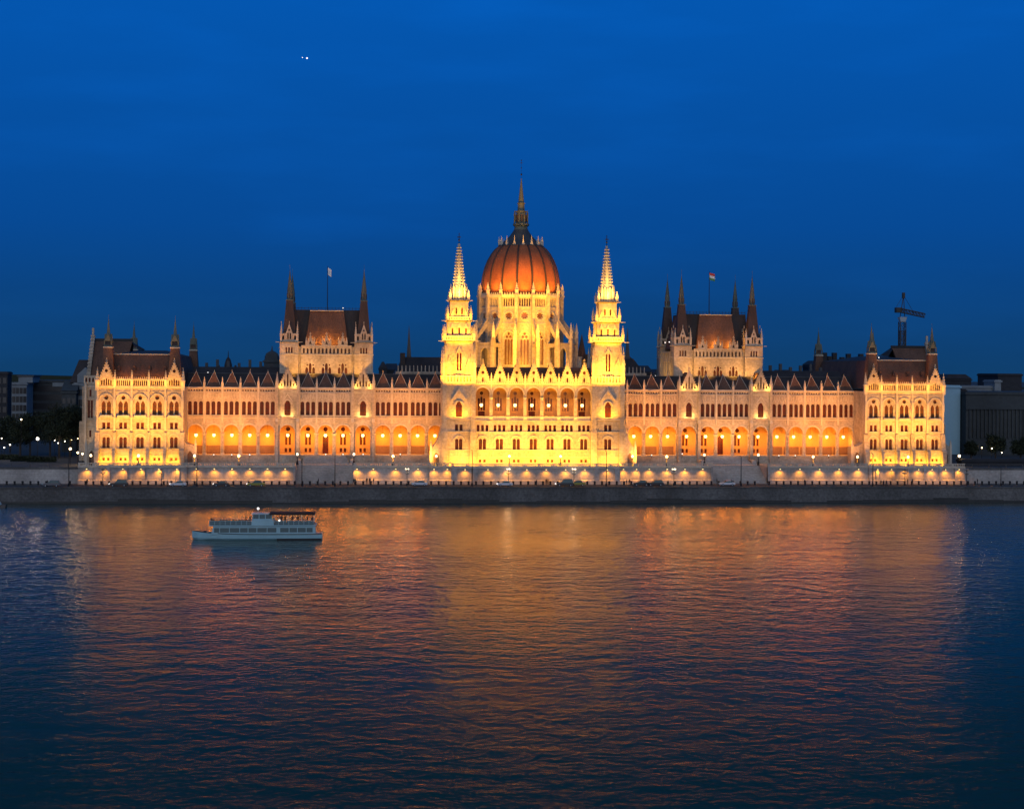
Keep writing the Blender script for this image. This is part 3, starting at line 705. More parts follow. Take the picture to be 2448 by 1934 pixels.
# assembly halls that rise behind the wings
def hall(s):
    c0 = XC+s*58.4; m = M(); wins = []; F = 8.6
    for i in (-1, 0, 1):
        c = c0+i*4.72
        m.use(STONE).panel(rect(c-2.62 if i == -1 else c-2.36, c+2.62 if i == 1 else c+2.36, 29, 39.9), holes('hall_window', c, 33.0), F, .6); wins.append(('hall_window', c, F, 33.0))
    x0, x1 = c0-7.35, c0+7.35
    hs = [arch(x0+.75+i*1.1, .55, 40.1, 41.6, 'r', 6) for i in range(13)]
    m.use(STONE).panel(rect(x0, x1, 39.9, 42.2), hs, F, .5); m.use(RIBM).box(x0+.2, x1-.2, F+.5, F+.6, 40, 41.8)
    m.use(TRIM).box(x0, x1, F-.2, F, 39.6, 39.85); m.box(x0, x1, F-.25, F+.3, 42.2, 42.45)
    m.use(STONE).box(x0-1, x1+1, F+.62, 34, 29, 42.1)
    m.box(c0-12.6, c0+12.6, 12, 30.5, 29, 41.5)
    m.use(TRIM)
    for k in range(5):
        for q in (-1, 1): m.box(*sorted((c0+q*12.6, c0+q*12.9)), 14.2+k*3.6, 14.8+k*3.6, 29, 41.2)
    for q in (-1, 1): m.box(*sorted((c0+q*12.6, c0+q*12.95)), 13, 30, 41.2, 41.6); m.box(*sorted((c0+q*12.6, c0+q*12.85)), 13, 30, 38.4, 38.65)
    o = m.build('hall', parl)
    for k, x, y, z in wins: window(k, x, y, z, o)
    for i in (-1, 0, 1):
        g = M().use(STONE); c = c0+i*4.72
        gable(g, c, F-.15, 2.5, 42.4, 45.3, .4, [[(c-.42, 42.8), (c+.42, 42.8), (c, 43.9)]]); g.use(RIBM).box(c-.5, c+.5, F+.24, F+.3, 42.6, 44); g.build('gable', o)
    for i in (-2.5, -1.5, -.5, .5, 1.5, 2.5):
        for d in (-.0,): pinnacle(c0+i*2.36+(0), F, 42.3, .4, 2.6, o)
    r = M().use(DROOF)
    r.taper(c0, 21.3, 42, 53.0, 10.2, 9.2, 9.6, 7.6)
    for q in (0, 1, 3):
        hb, ht = (6.3, 4.9) if q == 0 else (8, 5); d0, d1 = (10.9, 8.6) if q == 0 else (12.1, 9.9)
        n = M(Matrix.Translation((c0, 21.3, 0)) @ Matrix.Rotation(q*PI/2, 4, 'Z'))
        n.poly([(-hb, -d0, 42.4), (hb, -d0, 42.4), (ht, -d1, 52.6), (-ht, -d1, 52.6)]); n.poly([(-hb, -d0, 42.4), (-ht, -d1, 52.6), (-ht, -5, 52.6), (-hb, -5, 42.4)]); n.poly([(hb, -d0, 42.4), (hb, -5, 42.4), (ht, -5, 52.6), (ht, -d1, 52.6)])
        n.poly([(-ht, -d1, 52.6), (ht, -d1, 52.6), (ht, -5, 52.9), (-ht, -5, 52.9)])
        r.use(ROOF)
        for f in n.f: r.F([len(r.v)+j for j in f])
        r.v += n.v
    r.use(TRIM).box(c0-4.95, c0+4.95, 12.0, 12.25, 52.6, 52.85)
    r.use(BLACK); r.box(c0-9.6, c0+9.6, 13.8, 13.9, 53.5, 53.6)
    for i in range(20): r.box(c0-9.5+i-.04, c0-9.5+i+.04, 13.8, 13.9, 53, 53.9)
    r.box(c0-9.6, c0+9.6, 28.7, 28.8, 53.5, 53.6)
    r.build('roof', o)
    for a, b in ((-1, 10.7), (1, 10.7), (-1, 32), (1, 32)):
        cx, cy = c0+a*10.85, b; t = M(); tw = []
        stage(t, cx, cy, 2.7, 29, 43.4, [('turret_window', 0, 40.1)], tw)
        for z in (39.6, 43.2): cap(t, cx, cy, 2.9, z, .25)
        t.box(cx-3.9, cx+3.9, cy-2.9, cy-2.75, 43.25, 43.4)
        for q in range(4):
            n = M(Matrix.Translation((cx, cy, 0)) @ Matrix.Rotation(q*PI/2, 4, 'Z')).use(STONE)
            n.panel([(-2.5, 43.45), (2.5, 43.45), (2.5, 45.9), (1.0, 45.9), (0, 48.8), (-1.0, 45.9), (-2.5, 45.9)], [arch(-1.75, .7, 44, 45.2, 'r', 6), arch(1.75, .7, 44, 45.2, 'r', 6), arch(-.35, .4, 44.2, 46, 'r', 5), arch(.35, .4, 44.2, 46, 'r', 5), circ(0, 46.9, .3, 6)], -2.5, .35)
            n.box(-.07, .07, -2.5, -2.3, 48.7, 49.5)
            t.use(STONE)
            for f in n.f: t.F([len(t.v)+j for j in f])
            t.v += n.v
        t.use(SROOF).taper(cx, cy, 43.4, 55.6, 2.05, 2.05, .95, .95)
        t.use(COPPER); cap(t, cx, cy, 1.1, 55.5, .3, COPPER); t.ngon(cx, cy, 55.8, 58.3, .8, .72, 8); t.use(RIBM)
        for q in range(4): t.box(cx+.72*math.cos(q*PI/2)-.15, cx+.72*math.cos(q*PI/2)+.15, cy+.72*math.sin(q*PI/2)-.15, cy+.72*math.sin(q*PI/2)+.15, 56.2, 57.7)
        t.use(COPPER).ngon(cx, cy, 58.3, 64.6, .8, .03, 8); t.tube((cx, cy, 64), (cx, cy, 66.2), .05, 4)
        t.build('hall_turret', o)
        if b < 20:
            for k, p, rz in tw: window(k, p.x, p.y, p.z, o, rz)
        for p in (-1, 1):
            for q in (-1, 1): pinnacle(cx+p*2.35, cy+q*2.35, 43.4, .62, 5.4, o)
    # flag pole on the roof
    f = empty('flagpole', (c0, 21, 53), 'tall mast with %s flag on the %s hall roof' % (('a limp white', 'left') if s < 0 else ('a red, white and green', 'right')), 'flagpole', 'flagpoles on the hall roofs')
    p = M().use(BLACK); p.tube((c0, 21, 53), (c0, 21, 66.5), .14, 6, .07); p.build('mast', f)
    g = M()
    cols = (FLAGW, FLAGW, FLAGW) if s < 0 else (FLAGR, FLAGW, FLAGG)
    for j in range(3):
        g.use(cols[j])
        for i in range(6):
            def pt(i, j): a = i/6; return (c0+.12+a*(1.0 if s < 0 else 1.6), 21+.22*math.sin(i*1.7), 66.2-j*.75-a*(.9 if s < 0 else .7)-.1*math.sin(i))
            g.poly([pt(i, j+1), pt(i+1, j+1), pt(i+1, j), pt(i, j)]); g.poly([tuple(Vector(q)+Vector((0, .05, 0))) for q in (pt(i, j), pt(i+1, j), pt(i+1, j+1), pt(i, j+1))])
    g.build('flag', f)
    return o
hallL = hall(-1); hallR = hall(1)

# inner blocks behind the wings beside the centre
for s in (-1, 1):
    x0, x1 = sorted((XC+s*18, XC+s*38)); m = M().use(STONE); m.box(x0, x1, 16, 42, 29, 34.4)
    for i in range(17): m.use(STONE).taper(x0+.8+i*(x1-x0-1.4)/16, 16.2, 34.4, 36.8, .2, .2, .12, .12)
    m.box(x0, x1, 15.9, 16.4, 34.4, 35.0)
    m.use(DROOF); m.taper((x0+x1)/2, 29, 34.4, 39.4, 10, 12.5, 7.2, 6)
    m.box(x0+1.5, x0+3, 20, 21.5, 34.4, 40.6)
    x = XC+s*33.7; m.use(LEAD); m.taper(x, 25, 38, 42.5, .8, .8, .45, .45); m.taper(x, 25, 42.5, 49, .45, .45, .03, .03)
    m.build('inner_block', parl)
    r = M().use(DROOF); r.prismx([(8, 29), (8, 31.5), (14, 36), (40, 36), (40, 29)], *sorted((XC+s*72.2, XC+s*97.4)))
    r.prismx([(8, 29), (8, 31), (12, 33.4), (40, 33.4), (40, 29)], *sorted((XC+s*38.1, XC+s*45)))
    for i in range(7): r.use(LEAD).box(XC+s*(75+i*3.2)-.4, XC+s*(75+i*3.2)+.4, 22, 23, 36, 37.2+(i*7 % 3)*.5)
    r.build('rear_roof', parl)
m = M().use(DROOF); m.box(XC-22, XC+22, 8.2, 48, 29, 34.5)
m.use(ROOF).ngon(XC+20.2, 30, 34.5, 47, 2.5, .05, 8); m.build('rear_roof', parl)
m = M().use(STONE); m.box(XC+13.8, XC+14.9, -6, -4.9, 36, 39.2); m.box(XC+13.65, XC+15.05, -6.15, -4.75, 39.2, 39.6); m.build('chimney', parl)

# ================================================================== SITE
f_, D_, H_, yh_, ro_ = 3800., 460., 35., 890., .007
th_ = math.atan(388/f_)
def at(px, py, Y):          # photo pixel + depth -> real X, Z
    dx = px-1224; dy = py-yh_
    a = dx*math.cos(ro_)+dy*math.sin(ro_); b = -dx*math.sin(ro_)+dy*math.cos(ro_)
    X = (D_+Y)*math.tan(math.atan(a/f_)+th_); d = X*math.sin(th_)+(D_+Y)*math.cos(th_)
    return X, H_-b/f_*d
def ax(px, Y, py=1100): return at(px, py, Y)[0]

# river
water = bpy.data.materials.new('river_water'); water.use_nodes = True
nt = water.node_tree; nt.nodes.remove(nt.nodes['Principled BSDF'])
gl = nt.nodes.new('ShaderNodeBsdfGlossy'); gl.inputs['Roughness'].default_value = .155; gl.inputs['Color'].default_value = (1, .95, .86, 1)
di = nt.nodes.new('ShaderNodeBsdfDiffuse'); di.inputs['Color'].default_value = (.010, .058, .060, 1)       # silty body of the river
lw = nt.nodes.new('ShaderNodeLayerWeight'); lw.inputs['Blend'].default_value = .5
pw_ = nt.nodes.new('ShaderNodeMath'); pw_.operation = 'POWER'; pw_.inputs[1].default_value = 16.5; nt.links.new(lw.outputs['Facing'], pw_.inputs[0])
ml_ = nt.nodes.new('ShaderNodeMath'); ml_.operation = 'MULTIPLY'; ml_.inputs[1].default_value = 2.8; ml_.use_clamp = True; nt.links.new(pw_.outputs[0], ml_.inputs[0])
mx = nt.nodes.new('ShaderNodeMixShader'); nt.links.new(ml_.outputs[0], mx.inputs[0]); nt.links.new(di.outputs[0], mx.inputs[1]); nt.links.new(gl.outputs[0], mx.inputs[2])
nt.links.new(mx.outputs[0], nt.nodes['Material Output'].inputs[0])
geo = nt.nodes.new('ShaderNodeNewGeometry')
def wn(scale, sx, sy, detail, rot=0, rough=.55):
    mp = nt.nodes.new('ShaderNodeMapping'); mp.inputs['Scale'].default_value = (sx, sy, 1); mp.inputs['Rotation'].default_value = (0, 0, rot)
    nt.links.new(geo.outputs['Position'], mp.inputs['Vector'])
    n = nt.nodes.new('ShaderNodeTexNoise'); n.inputs['Scale'].default_value = scale; n.inputs['Detail'].default_value = detail; n.inputs['Roughness'].default_value = rough
    nt.links.new(mp.outputs['Vector'], n.inputs['Vector']); return n.outputs['Fac']
def mth(op, a, b_):
    n = nt.nodes.new('ShaderNodeMath'); n.operation = op
    for i, v in enumerate((a, b_)):
        if isinstance(v, (int, float)): n.inputs[i].default_value = v
        else: nt.links.new(v, n.inputs[i])
    return n.outputs[0]
w1 = wn(.27, .9, 1.0, 3, .28, .55); w2 = wn(.85, .85, 1.05, 2, -.30, .5); w3 = wn(2.3, .6, 1.1, 2, .35)
patch = wn(.018, .5, 1.3, 3, .1)
pr = nt.nodes.new('ShaderNodeMapRange'); pr.inputs['From Min'].default_value = .35; pr.inputs['From Max'].default_value = .65; pr.inputs['To Min'].default_value = .45; pr.inputs['To Max'].default_value = 1.25
nt.links.new(patch, pr.inputs['Value'])
h = mth('ADD', mth('MULTIPLY', w1, 1.9), mth('ADD', mth('MULTIPLY', w2, .55), mth('MULTIPLY', w3, .10)))
h = mth('MULTIPLY', h, pr.outputs[0])
sy = nt.nodes.new('ShaderNodeSeparateXYZ'); nt.links.new(geo.outputs['Position'], sy.inputs[0])
calm = nt.nodes.new('ShaderNodeMapRange'); calm.interpolation_type = 'SMOOTHSTEP'      # sheltered calm strip along the quay
for k, v in (('From Min', -38), ('From Max', -120), ('To Min', .85), ('To Max', 1.0)): calm.inputs[k].default_value = v
nt.links.new(sy.outputs['Y'], calm.inputs['Value']); h = mth('MULTIPLY', h, calm.outputs[0])
bp = nt.nodes.new('ShaderNodeBump'); bp.inputs['Strength'].default_value = 1; bp.inputs['Distance'].default_value = .34
nt.links.new(h, bp.inputs['Height'])
for q_ in (gl, di): nt.links.new(bp.outputs[0], q_.inputs['Normal'])
b2_ = nt.nodes.new('ShaderNodeBump'); b2_.inputs['Strength'].default_value = .35; b2_.inputs['Distance'].default_value = .28
nt.links.new(h, b2_.inputs['Height']); nt.links.new(b2_.outputs[0], lw.inputs['Normal'])
m = M().use(water); m.poly([(-2600, -700, 0), (2600, -700, 0), (2600, -35.2, 0), (-2600, -35.2, 0)])
tag(m.build('river'), 'wide rippling river reflecting the floodlit palace', kind='structure')

m = M().use(GROUND); m.poly([(-5000, -9.2, 8.3), (5000, -9.2, 8.3), (5000, 6000, 8.3), (-5000, 6000, 8.3)]); m.poly([(-5000, -19, 8.3), (XC-124.5, -19, 8.3), (XC-124.5, -9.2, 8.3), (-5000, -9.2, 8.3)]); m.poly([(XC+123.7, -19, 8.3), (5000, -19, 8.3), (5000, -9.2, 8.3), (XC+123.7, -9.2, 8.3)]); tag(m.build('ground'), kind='structure')
m = M().use(ASPH); m.box(-2600, 2600, -35.6, -19.5, 3.0, 3.9)
m.use(QSTONE).box(-2600, 2600, -24.6, -20, 3.9, 4.02); tag(m.build('road'), 'lower quay road between palace terrace and river', kind='structure')
m = M().use(QSTONE); m.prismx([(-37.0, -2), (-35.2, -2), (-35.2, 4.0), (-36.2, 4.0)], -2600, 2600); m.box(-2600, 2600, -36.5, -35.4, 4.0, 4.28)
ALG = mat('wet_algae_stone', (.018, .02, .018), rough=.5, noise=(.3, .3, 2, .2)); m.use(ALG)
seg = 90; prev = None
for i in range(seg):
    x0 = -420+i*10; z = .75+.35*math.sin(i*.9)+.2*math.sin(i*2.3)
    m.box(x0, x0+10, -37.25, -36.2, -.5, z) if False else m.prismx([(-37.12, -.6), (-36.4, -.6), (-36.4, z), (-36.78, z)], x0, x0+10)
tag(m.build('quay_wall'), 'long grey sloping stone quay wall rising straight out of the river', 'wall')

# terrace in front of the palace
SY = -20.0; st0 = [(XC-66.2, XC-50.4), (XC+50.4, XC+66.2)]
tx0, tx1 = XC-124.4, XC+123.6
m = M().use(WSTONE)
for a, b_ in ((tx0, st0[0][0]-.3), (st0[0][1]+.3, st0[1][0]-.3), (st0[1][1]+.3, tx1)): m.box(a, b_, SY+.8, 70, 4, 8.62)
m.box(st0[0][0]-.3, st0[0][1]+.3, -9.45, 70, 4, 8.62); m.box(st0[1][0]-.3, st0[1][1]+.3, -9.45, 70, 4, 8.62)
tag(m.build('terrace'), kind='structure')
tw = empty('terrace_wall', (XC, SY, 4), 'pale stone retaining wall with lamps, bench course and balustrade below the palace', 'wall')
m = M()
segs = [(tx0, XC-95.5, -21.0), (XC-95.5, st0[0][0], SY), (st0[0][1], XC-29.5, SY), (XC-29.5, XC-23.6, -21.2), (XC-23.6, XC+23.6, -22.6), (XC+23.6, XC+29.5, -21.2), (XC+29.5, st0[1][0], SY), (st0[1][1], XC+95.5, SY), (XC+95.5, tx1, -21.0)]
LAMPS = []
def rowl(x0, x1, n, y): LAMPS.extend([(x0+(i+.5)*(x1-x0)/n, y) for i in range(n)])
for a, b_, y in segs:
    m.use(WSTONE).box(a, b_, y, -19.1, 3.9, 8.45)
    m.use(TRIM).box(a-.02, b_+.02, y-.3, -19.0, 8.45, 8.8)
    m.use(WSTONE).prismx([(y-.75, 3.95), (y, 3.95), (y, 5.25), (y-.55, 5.0)], a, b_)
    # balustrade
    m.use(TRIM).box(a, b_, y-.1, y+.25, 8.8, 8.95); m.box(a, b_, y-.14, y+.3, 9.6, 9.78)
    n = int((b_-a)/.5)
    for i in range(n):
        x = a+(i+.5)*(b_-a)/n
        if i % 8 == 0: m.box(x-.25, x+.25, y-.12, y+.28, 8.95, 9.6)
        else: m.box(x-.11, x+.11, y, y+.2, 8.95, 9.6)
for i in range(-3, 3): m.use(WSTONE).box(*sorted((XC-109.4+(i+.5)*4.62-.45, XC-109.4+(i+.5)*4.62+.45)), -21.45, -20.9, 3.9, 8.45); m.box(XC+109.4+(i+.5)*4.62-.45, XC+109.4+(i+.5)*4.62+.45, -21.45, -20.9, 3.9, 8.45)
for x in (XC-22.6, XC-16.9, XC+16.9, XC+22.6): m.box(x-.7, x+.7, -23.1, -22.5, 3.9, 8.45)
terr = m.build('wall', tw)
for a, b_ in st0:     # wide stairs cut into the terrace
    m = M().use(WSTONE); n = 26
    for i in range(n): m.box(a, b_, SY+i*.4, -9.4, 3.9+.02+(i)*4.7/n, 3.92+(i+1)*4.7/n)
    m.box(a-.6, a, SY-.5, -9.5, 3.9, 8.86); m.box(b_, b_+.6, SY-.5, -9.5, 3.9, 8.86)
    m.build('stair', tw)
    m = M().use(WSTONE); c = (a+b_)/2
    for i in range(12): m.box(c-6.9+i*.12, c+6.9-i*.12, -6.2+i*.4, -.5 if i > 11 else -.4, 8.62+i*.19, 8.62+(i+1)*.19)
    m.box(c-8.2, c-6.9, -6.4, -1.7, 8.62, 9.8); m.box(c+6.9, c+8.2, -6.4, -1.7, 8.62, 9.8)
    m.build('upper_stair', tw)
rowl(tx0, XC-95.7, 6, -21.0)
rowl(XC-95.3, XC-66.6, 6, SY); LAMPS.append((XC-49.4, SY)); rowl(XC-48, XC-29.6, 3, SY)
for u in (-28.3, -24.6, 24.6, 28.3): LAMPS.append((XC+u, -21.2))
for u in (-19.8, 19.8): LAMPS.append((XC+u, -22.6))
rowl(XC-16.2, XC+16.2, 6, -22.6); rowl(XC+29.6, XC+49.9, 4, SY); rowl(XC+66.8, XC+95.3, 5, SY); rowl(XC+95.7, tx1, 7, -21.0)
fx = M().use(BLACK); fx.box(-.2, .2, -1.0, -.3, .12, .3); fx.use(L_YEL).ngon(0, -.8, -.06, .1, .2, .15, 8); fxm = fx.mesh('wall_lamp')
for x, y in LAMPS:
    put(fxm, 'wall_lamp', (x, y, 8.12), tw)
    lamp('SPOT', (x, y-1.1, 7.9), 800*S['terr'], (1, .35, .02), (x, y+.02, 4.2), 140, 1, .12)
# upper embankment walls beyond both ends
for nm, a, b_, lb in (('embankment_wall', -1200, tx0, 'unlit grey stone embankment wall on the river-view left of the palace'), ('embankment_wall', tx1, 1400, 'unlit grey stone embankment wall on the river-view right of the palace')):
    m = M().use(WSTONE); m.box(a, b_, -19.95, -18.5, 3.9, 8.0); m.use(QSTONE).box(a, b_, -20.15, -18.4, 8.0, 8.5)
    for i in range(12): m.box((tx0-3-i*5 if a < 0 else tx1+3+i*5)-.1, (tx0-3-i*5 if a < 0 else tx1+3+i*5)+.1, -19.2, -19.0, 8.5, 9.5)
    m.box(max(a, -420), min(b_, 460), -19.15, -19.05, 9.4, 9.5)
    tag(m.build(nm), lb, 'wall')

# ---------------------------------------------------------------- small things on the quay
bol = M().use(BLACK); bol.lathe(0, 0, [(.30, 0), (.28, .35), (.24, .6), (.33, .75), (.30, .95), (.12, 1.05)], 10); bme = bol.mesh('bollard')
for i in range(150):
    x = -95+i*2.06
    if i in (9, 11, 75, 76, 102): continue
    o = put(bme, 'bollard', (x, -24.2+random.uniform(-.06, .06), 4.02)); tag(o, 'squat dark bollard along the lit quay wall', 'bollard', 'bollards along the quay road')

ORD = ['first', 'second', 'third', 'fourth', 'fifth', 'sixth', 'seventh', 'eighth', 'ninth', 'tenth', 'eleventh', 'twelfth', 'thirteenth', 'fourteenth', 'fifteenth', 'sixteenth', 'seventeenth', 'eighteenth', 'nineteenth', 'twentieth']
def candelabra(lit):
    root = empty('street_lamp', (0, 0, 0), 'x', 'street lamp', 'many-globed candelabra lamps on the quay road')
    p = M().use(BLACK); p.lathe(0, 0, [(.24, 0), (.2, .5), (.09, .7), (.07, 4.6)], 8)
    for z, r in ((3.3, .55), (4.3, .5)):
        for k in range(4): a = k*PI/2+PI/4; p.tube((0, 0, z-.35), (r*math.cos(a), r*math.sin(a), z), .035, 4)
    p.build('pole', root)
    for z, r, mt in ((3.45, .55, WSTONE), (4.5, .5, L_WARM if lit else WSTONE)):
        for k in range(4):
            a = k*PI/2+PI/4; g = M().use(mt); g.ball(r*math.cos(a), r*math.sin(a), z, .2, 8, 6); g.build('globe', root, True)
    freeze(root); return root
near = ['in front of the palace %s', 'x']
cl = [(246, 0, 'before the left pavilion, near the second wall lamp'), (386, 0, 'before the left pavilion, near its inner corner'), (973, 1, 'between left staircase and left tower'), (1215, 1, 'below the central loggia, left of its middle'), (1372, 1, 'below the central loggia, right of its middle'), (1611, 1, 'left of the right staircase'), (2163, 0, 'before the right pavilion'), (2311, 0, 'just beyond the right end of the palace terrace')]
base = {0: candelabra(0), 1: candelabra(1)}; used = set()
for px, lit, w in cl:
    loc = (ax(px, -25.4, 1155), -25.4, 3.9); lb = ('lit' if lit else 'unlit')+' black candelabra lamp '+w
    if lit not in used: o = base[lit]; o.location = loc; W[o] = Vector(loc); o['label'] = lb; used.add(lit)
    else: copy_tree(base[lit], loc, lb)
    if lit: lamp('POINT', (loc[0], loc[1], 8.4), 200, (1, .7, .4), rad=.3, name='street_light')
masts = [(165, 1078), (471, 1100), (722, 1100), (801, 1092), (1129, 1078), (1450, 1080), (1772, 1092), (2087, 1085), (2393, 1118)]
for i, (px, py) in enumerate(masts):
    x, z = at(px, py, -28); p = M().use(BLACK); p.tube((x, -28, 3.9), (x, -28, z), .14, 6, .08); p.lathe(x, -28, [(.3, 3.9), (.26, 4.6), (.15, 4.8)], 8)
    p.tube((x, -28, z), (x, -26.8, z+.15), .06, 4); p.box(x-.16, x+.16, -27.2, -26.3, z+.08, z+.22)
    w = ['beyond the left end of the palace', 'at the inner corner of the left pavilion', 'at the left edge of the left staircase', 'against the middle of the left staircase', 'below the left tower', 'below the right tower', 'against the right staircase', 'below the inner edge of the right pavilion', 'beyond the right end of the palace'][i]
    tag(p.build('light_mast'), 'tall thin dark unlit mast on the quay '+w, 'mast', 'tall masts on the quay road')
# terrace lamps: a short dark post with one bright globe
tl = [(217, 'at the left end of the left pavilion terrace'), (331, 'below the middle of the left pavilion'), (465, 'by the right-hand porch of the left pavilion'), (571, 'before the arcade left of the left staircase'), (711, 'at the left edge of the left staircase'), (846, 'at the right edge of the left staircase'), (939.7, 'before the arcade right of the left staircase'), (1043, 'by the porch of the left tower'),
      (1217.7, 'before the central block, left one of two'), (1340, 'before the central block, right one of two'), (1512, 'by the porch of the right tower'), (1594, 'before the arcade left of the right staircase'), (1684, 'at the left edge of the right staircase'), (1813, 'at the right edge of the right staircase'), (1944, 'before the arcade right of the right staircase'), (2050, 'by the left-hand porch of the right pavilion'), (2171, 'below the middle of the right pavilion')]
tb = empty('terrace_lamp', (0, 0, 0), 'x', 'lamp', 'single globe lamps on the terrace')
p = M().use(BLACK); p.lathe(0, 0, [(.35, 0), (.3, .9), (.12, 1.2), (.08, 2.5)], 8); p.build('post', tb)
p = M().use(L_WARM); p.ball(0, 0, 2.9, .36, 12, 8); p.build('globe', tb, True); freeze(tb)
for i, (px, w) in enumerate(tl):
    y = -18.6; loc = (ax(px, y, 1090), y, 8.65 if i not in (4, 5, 12, 13) else 9.1); lb = 'globe lamp on a short post '+w
    if i == 0: tb.location = loc; tb['label'] = lb
    else: copy_tree(tb, loc, lb)
    lamp('POINT', (loc[0], loc[1]-.1, loc[2]+3.6), 110, (1, .6, .3), rad=.3, name='street_light')
# hanging lanterns in the arcades and the loggia
hm = M().use(BLACK); hm.tube((0, 0, .5), (0, 0, 3.6), .04, 4); hm.taper(0, 0, .4, .62, .36, .36, .1, .1); hme = None
lb_ = empty('hanging_lantern', (0, 0, 0), 'x', 'lantern', 'lanterns hanging in the arcade'); hm.build('chain', lb_)
g = M().use(L_ORANGE); g.ball(0, 0, 0, .46, 12, 8, 1.15); g.build('lantern_glass', lb_, True); freeze(lb_)
arc = [26.8, 31.85, 36.9, 41.95, 47.7, 53.4, 58.45, 63.5, 69.25, 75.0, 80.08, 85.16, 90.24, 95.3]; first = True
for s in (-1, 1):
    for i, u in enumerate(arc):
        loc = (XC+s*u, 2.6, 16.4)
        d = 'left' if s < 0 else 'right'; lb = 'orange lantern hanging in the %s arcade, %s bay out from the tower' % (d, ORD[i])
        if first: lb_.location = loc; lb_['label'] = lb; first = False
        else: copy_tree(lb_, loc, lb)
        lamp('POINT', (loc[0], 2.7, 15.4), 1000, (1, .31, .014), rad=.9, name='lantern_light')
for i in range(-3, 4):
    loc = (XC+i*4.79-.2, -12.6, 25.7); lb = 'bright lantern hanging in the central loggia, %s arch from the left tower' % ORD[i+3]
    o = copy_tree(lb_, loc, lb); o['group'] = 'lanterns hanging in the loggia'
    lamp('POINT', (loc[0], -12.9, 25.0), 300, (1, .33, .02), rad=.5, name='lantern_light')

# small bare floodlights seen as white points
fl = [(511, 1087, -1.0, 'on the arcade ledge left of the left staircase, leftmost'), (554, 1087, -1.0, 'on the arcade ledge left of the left staircase, middle'), (597, 1087, -1.0, 'on the arcade ledge left of the left staircase, nearest the staircase'), (778.7, 1086, -1.0, 'at the top of the left staircase, middle'), (820, 1086, -1.0, 'at the top of the left staircase, right'), (868, 1086, -1.8, 'right of the top of the left staircase'), (957, 1086, -1.0, 'on the arcade ledge beside the left tower'),
      (1557.7, 1088, -1.0, 'on the arcade ledge beside the right tower'), (1631, 1085, -1.8, 'left of the top of the right staircase'), (1862, 1089, -1.0, 'on the arcade ledge right of the right staircase, leftmost'), (1901, 1089, -1.0, 'on the arcade ledge right of the right staircase, second'), (1981, 1089, -1.0, 'on the arcade ledge right of the right staircase, third'),
      (497, 891, 6.8, 'on the dark roof behind the left wing near the pavilion'), (1567, 899, 6.8, 'on the wing roof left of the right hall, left one'), (1580, 900, 6.8, 'on the wing roof left of the right hall, right one'), (1590, 819, 12.0, 'high on the left flank of the right hall, left one'), (1600, 818, 10.0, 'high on the left flank of the right hall, right one'), (1986, 903, 6.8, 'on the dark roof behind the right wing, left one'), (1994, 903.5, 6.8, 'on the dark roof behind the right wing, right one'), (2101, 855, 8.0, 'on the roof between the turrets of the right pavilion'), (820, 737, 14, 'on the ridge of the left hall roof')]
for px, py, Y, w in fl:
    x, z = at(px, py, Y); m = M().use(BLACK); m.box(-.2, .2, .05, .3, -.15, .2); m.box(-.05, .05, .1, .2, -.9, -.1); m.use(L_WHITE).ball(0, 0, 0, .17, 8, 6); tag(put(m.mesh('floodlight_lamp'), 'floodlight_lamp', (x, Y, z)), 'small white floodlight '+w, 'floodlight', 'small white floodlights on the palace')
# ---------------------------------------------------------------- cars, people
def car(x, y, L, Hh, mt, label, lights=True, estate=False, hl=-1):
    r = empty('parked_car', (x, y, 3.9), label, 'car', 'cars on the quay road')
    m = M().use(mt); w = .86; a = L/2
    prof = [(-a, .38), (-a+.05, .72), (-a+.35, .86), (-a*.42, .95), (a*.93, .97), (a, .8), (a, .38)]
    m.prism([(x+p, 3.9+q) for p, q in prof][::-1], y-w, y+w)
    m.build('body', r)
    m = M().use(BGL); top = Hh; e = a*.9 if estate else a*.62
    m.prism([(x+p, 3.9+q) for p, q in [(-a*.42, .96), (-a*.12, top), (e-.25, top), (e, .96)]][::-1], y-w+.1, y+w-.1)
    m.use(mt); m.box(x-a*.12, x+e-.25, y-w+.12, y+w-.12, 3.9+top, 3.9+top+.05)
    m.build('cabin', r)
    for sx in (-.62, .62):
        for sy in (-1, 1):
            t = M().use(RUB); t.tube((x+sx*a, y+sy*(w-.18), 3.9+.32), (x+sx*a, y+sy*(w+.03), 3.9+.32), .32, 12); t.use(CRW).tube((x+sx*a, y+sy*(w+.03), 4.22), (x+sx*a, y+sy*(w+.05), 4.22), .17, 8); t.build('wheel', r)
    for sy in (-1, 1):
        t = M().use(L_WHITE if lights else WHITEP); t.ball(x+hl*(a+.0), y+sy*.6, 3.9+.68, .15, 8, 5); t.build('headlight', r)
    return r
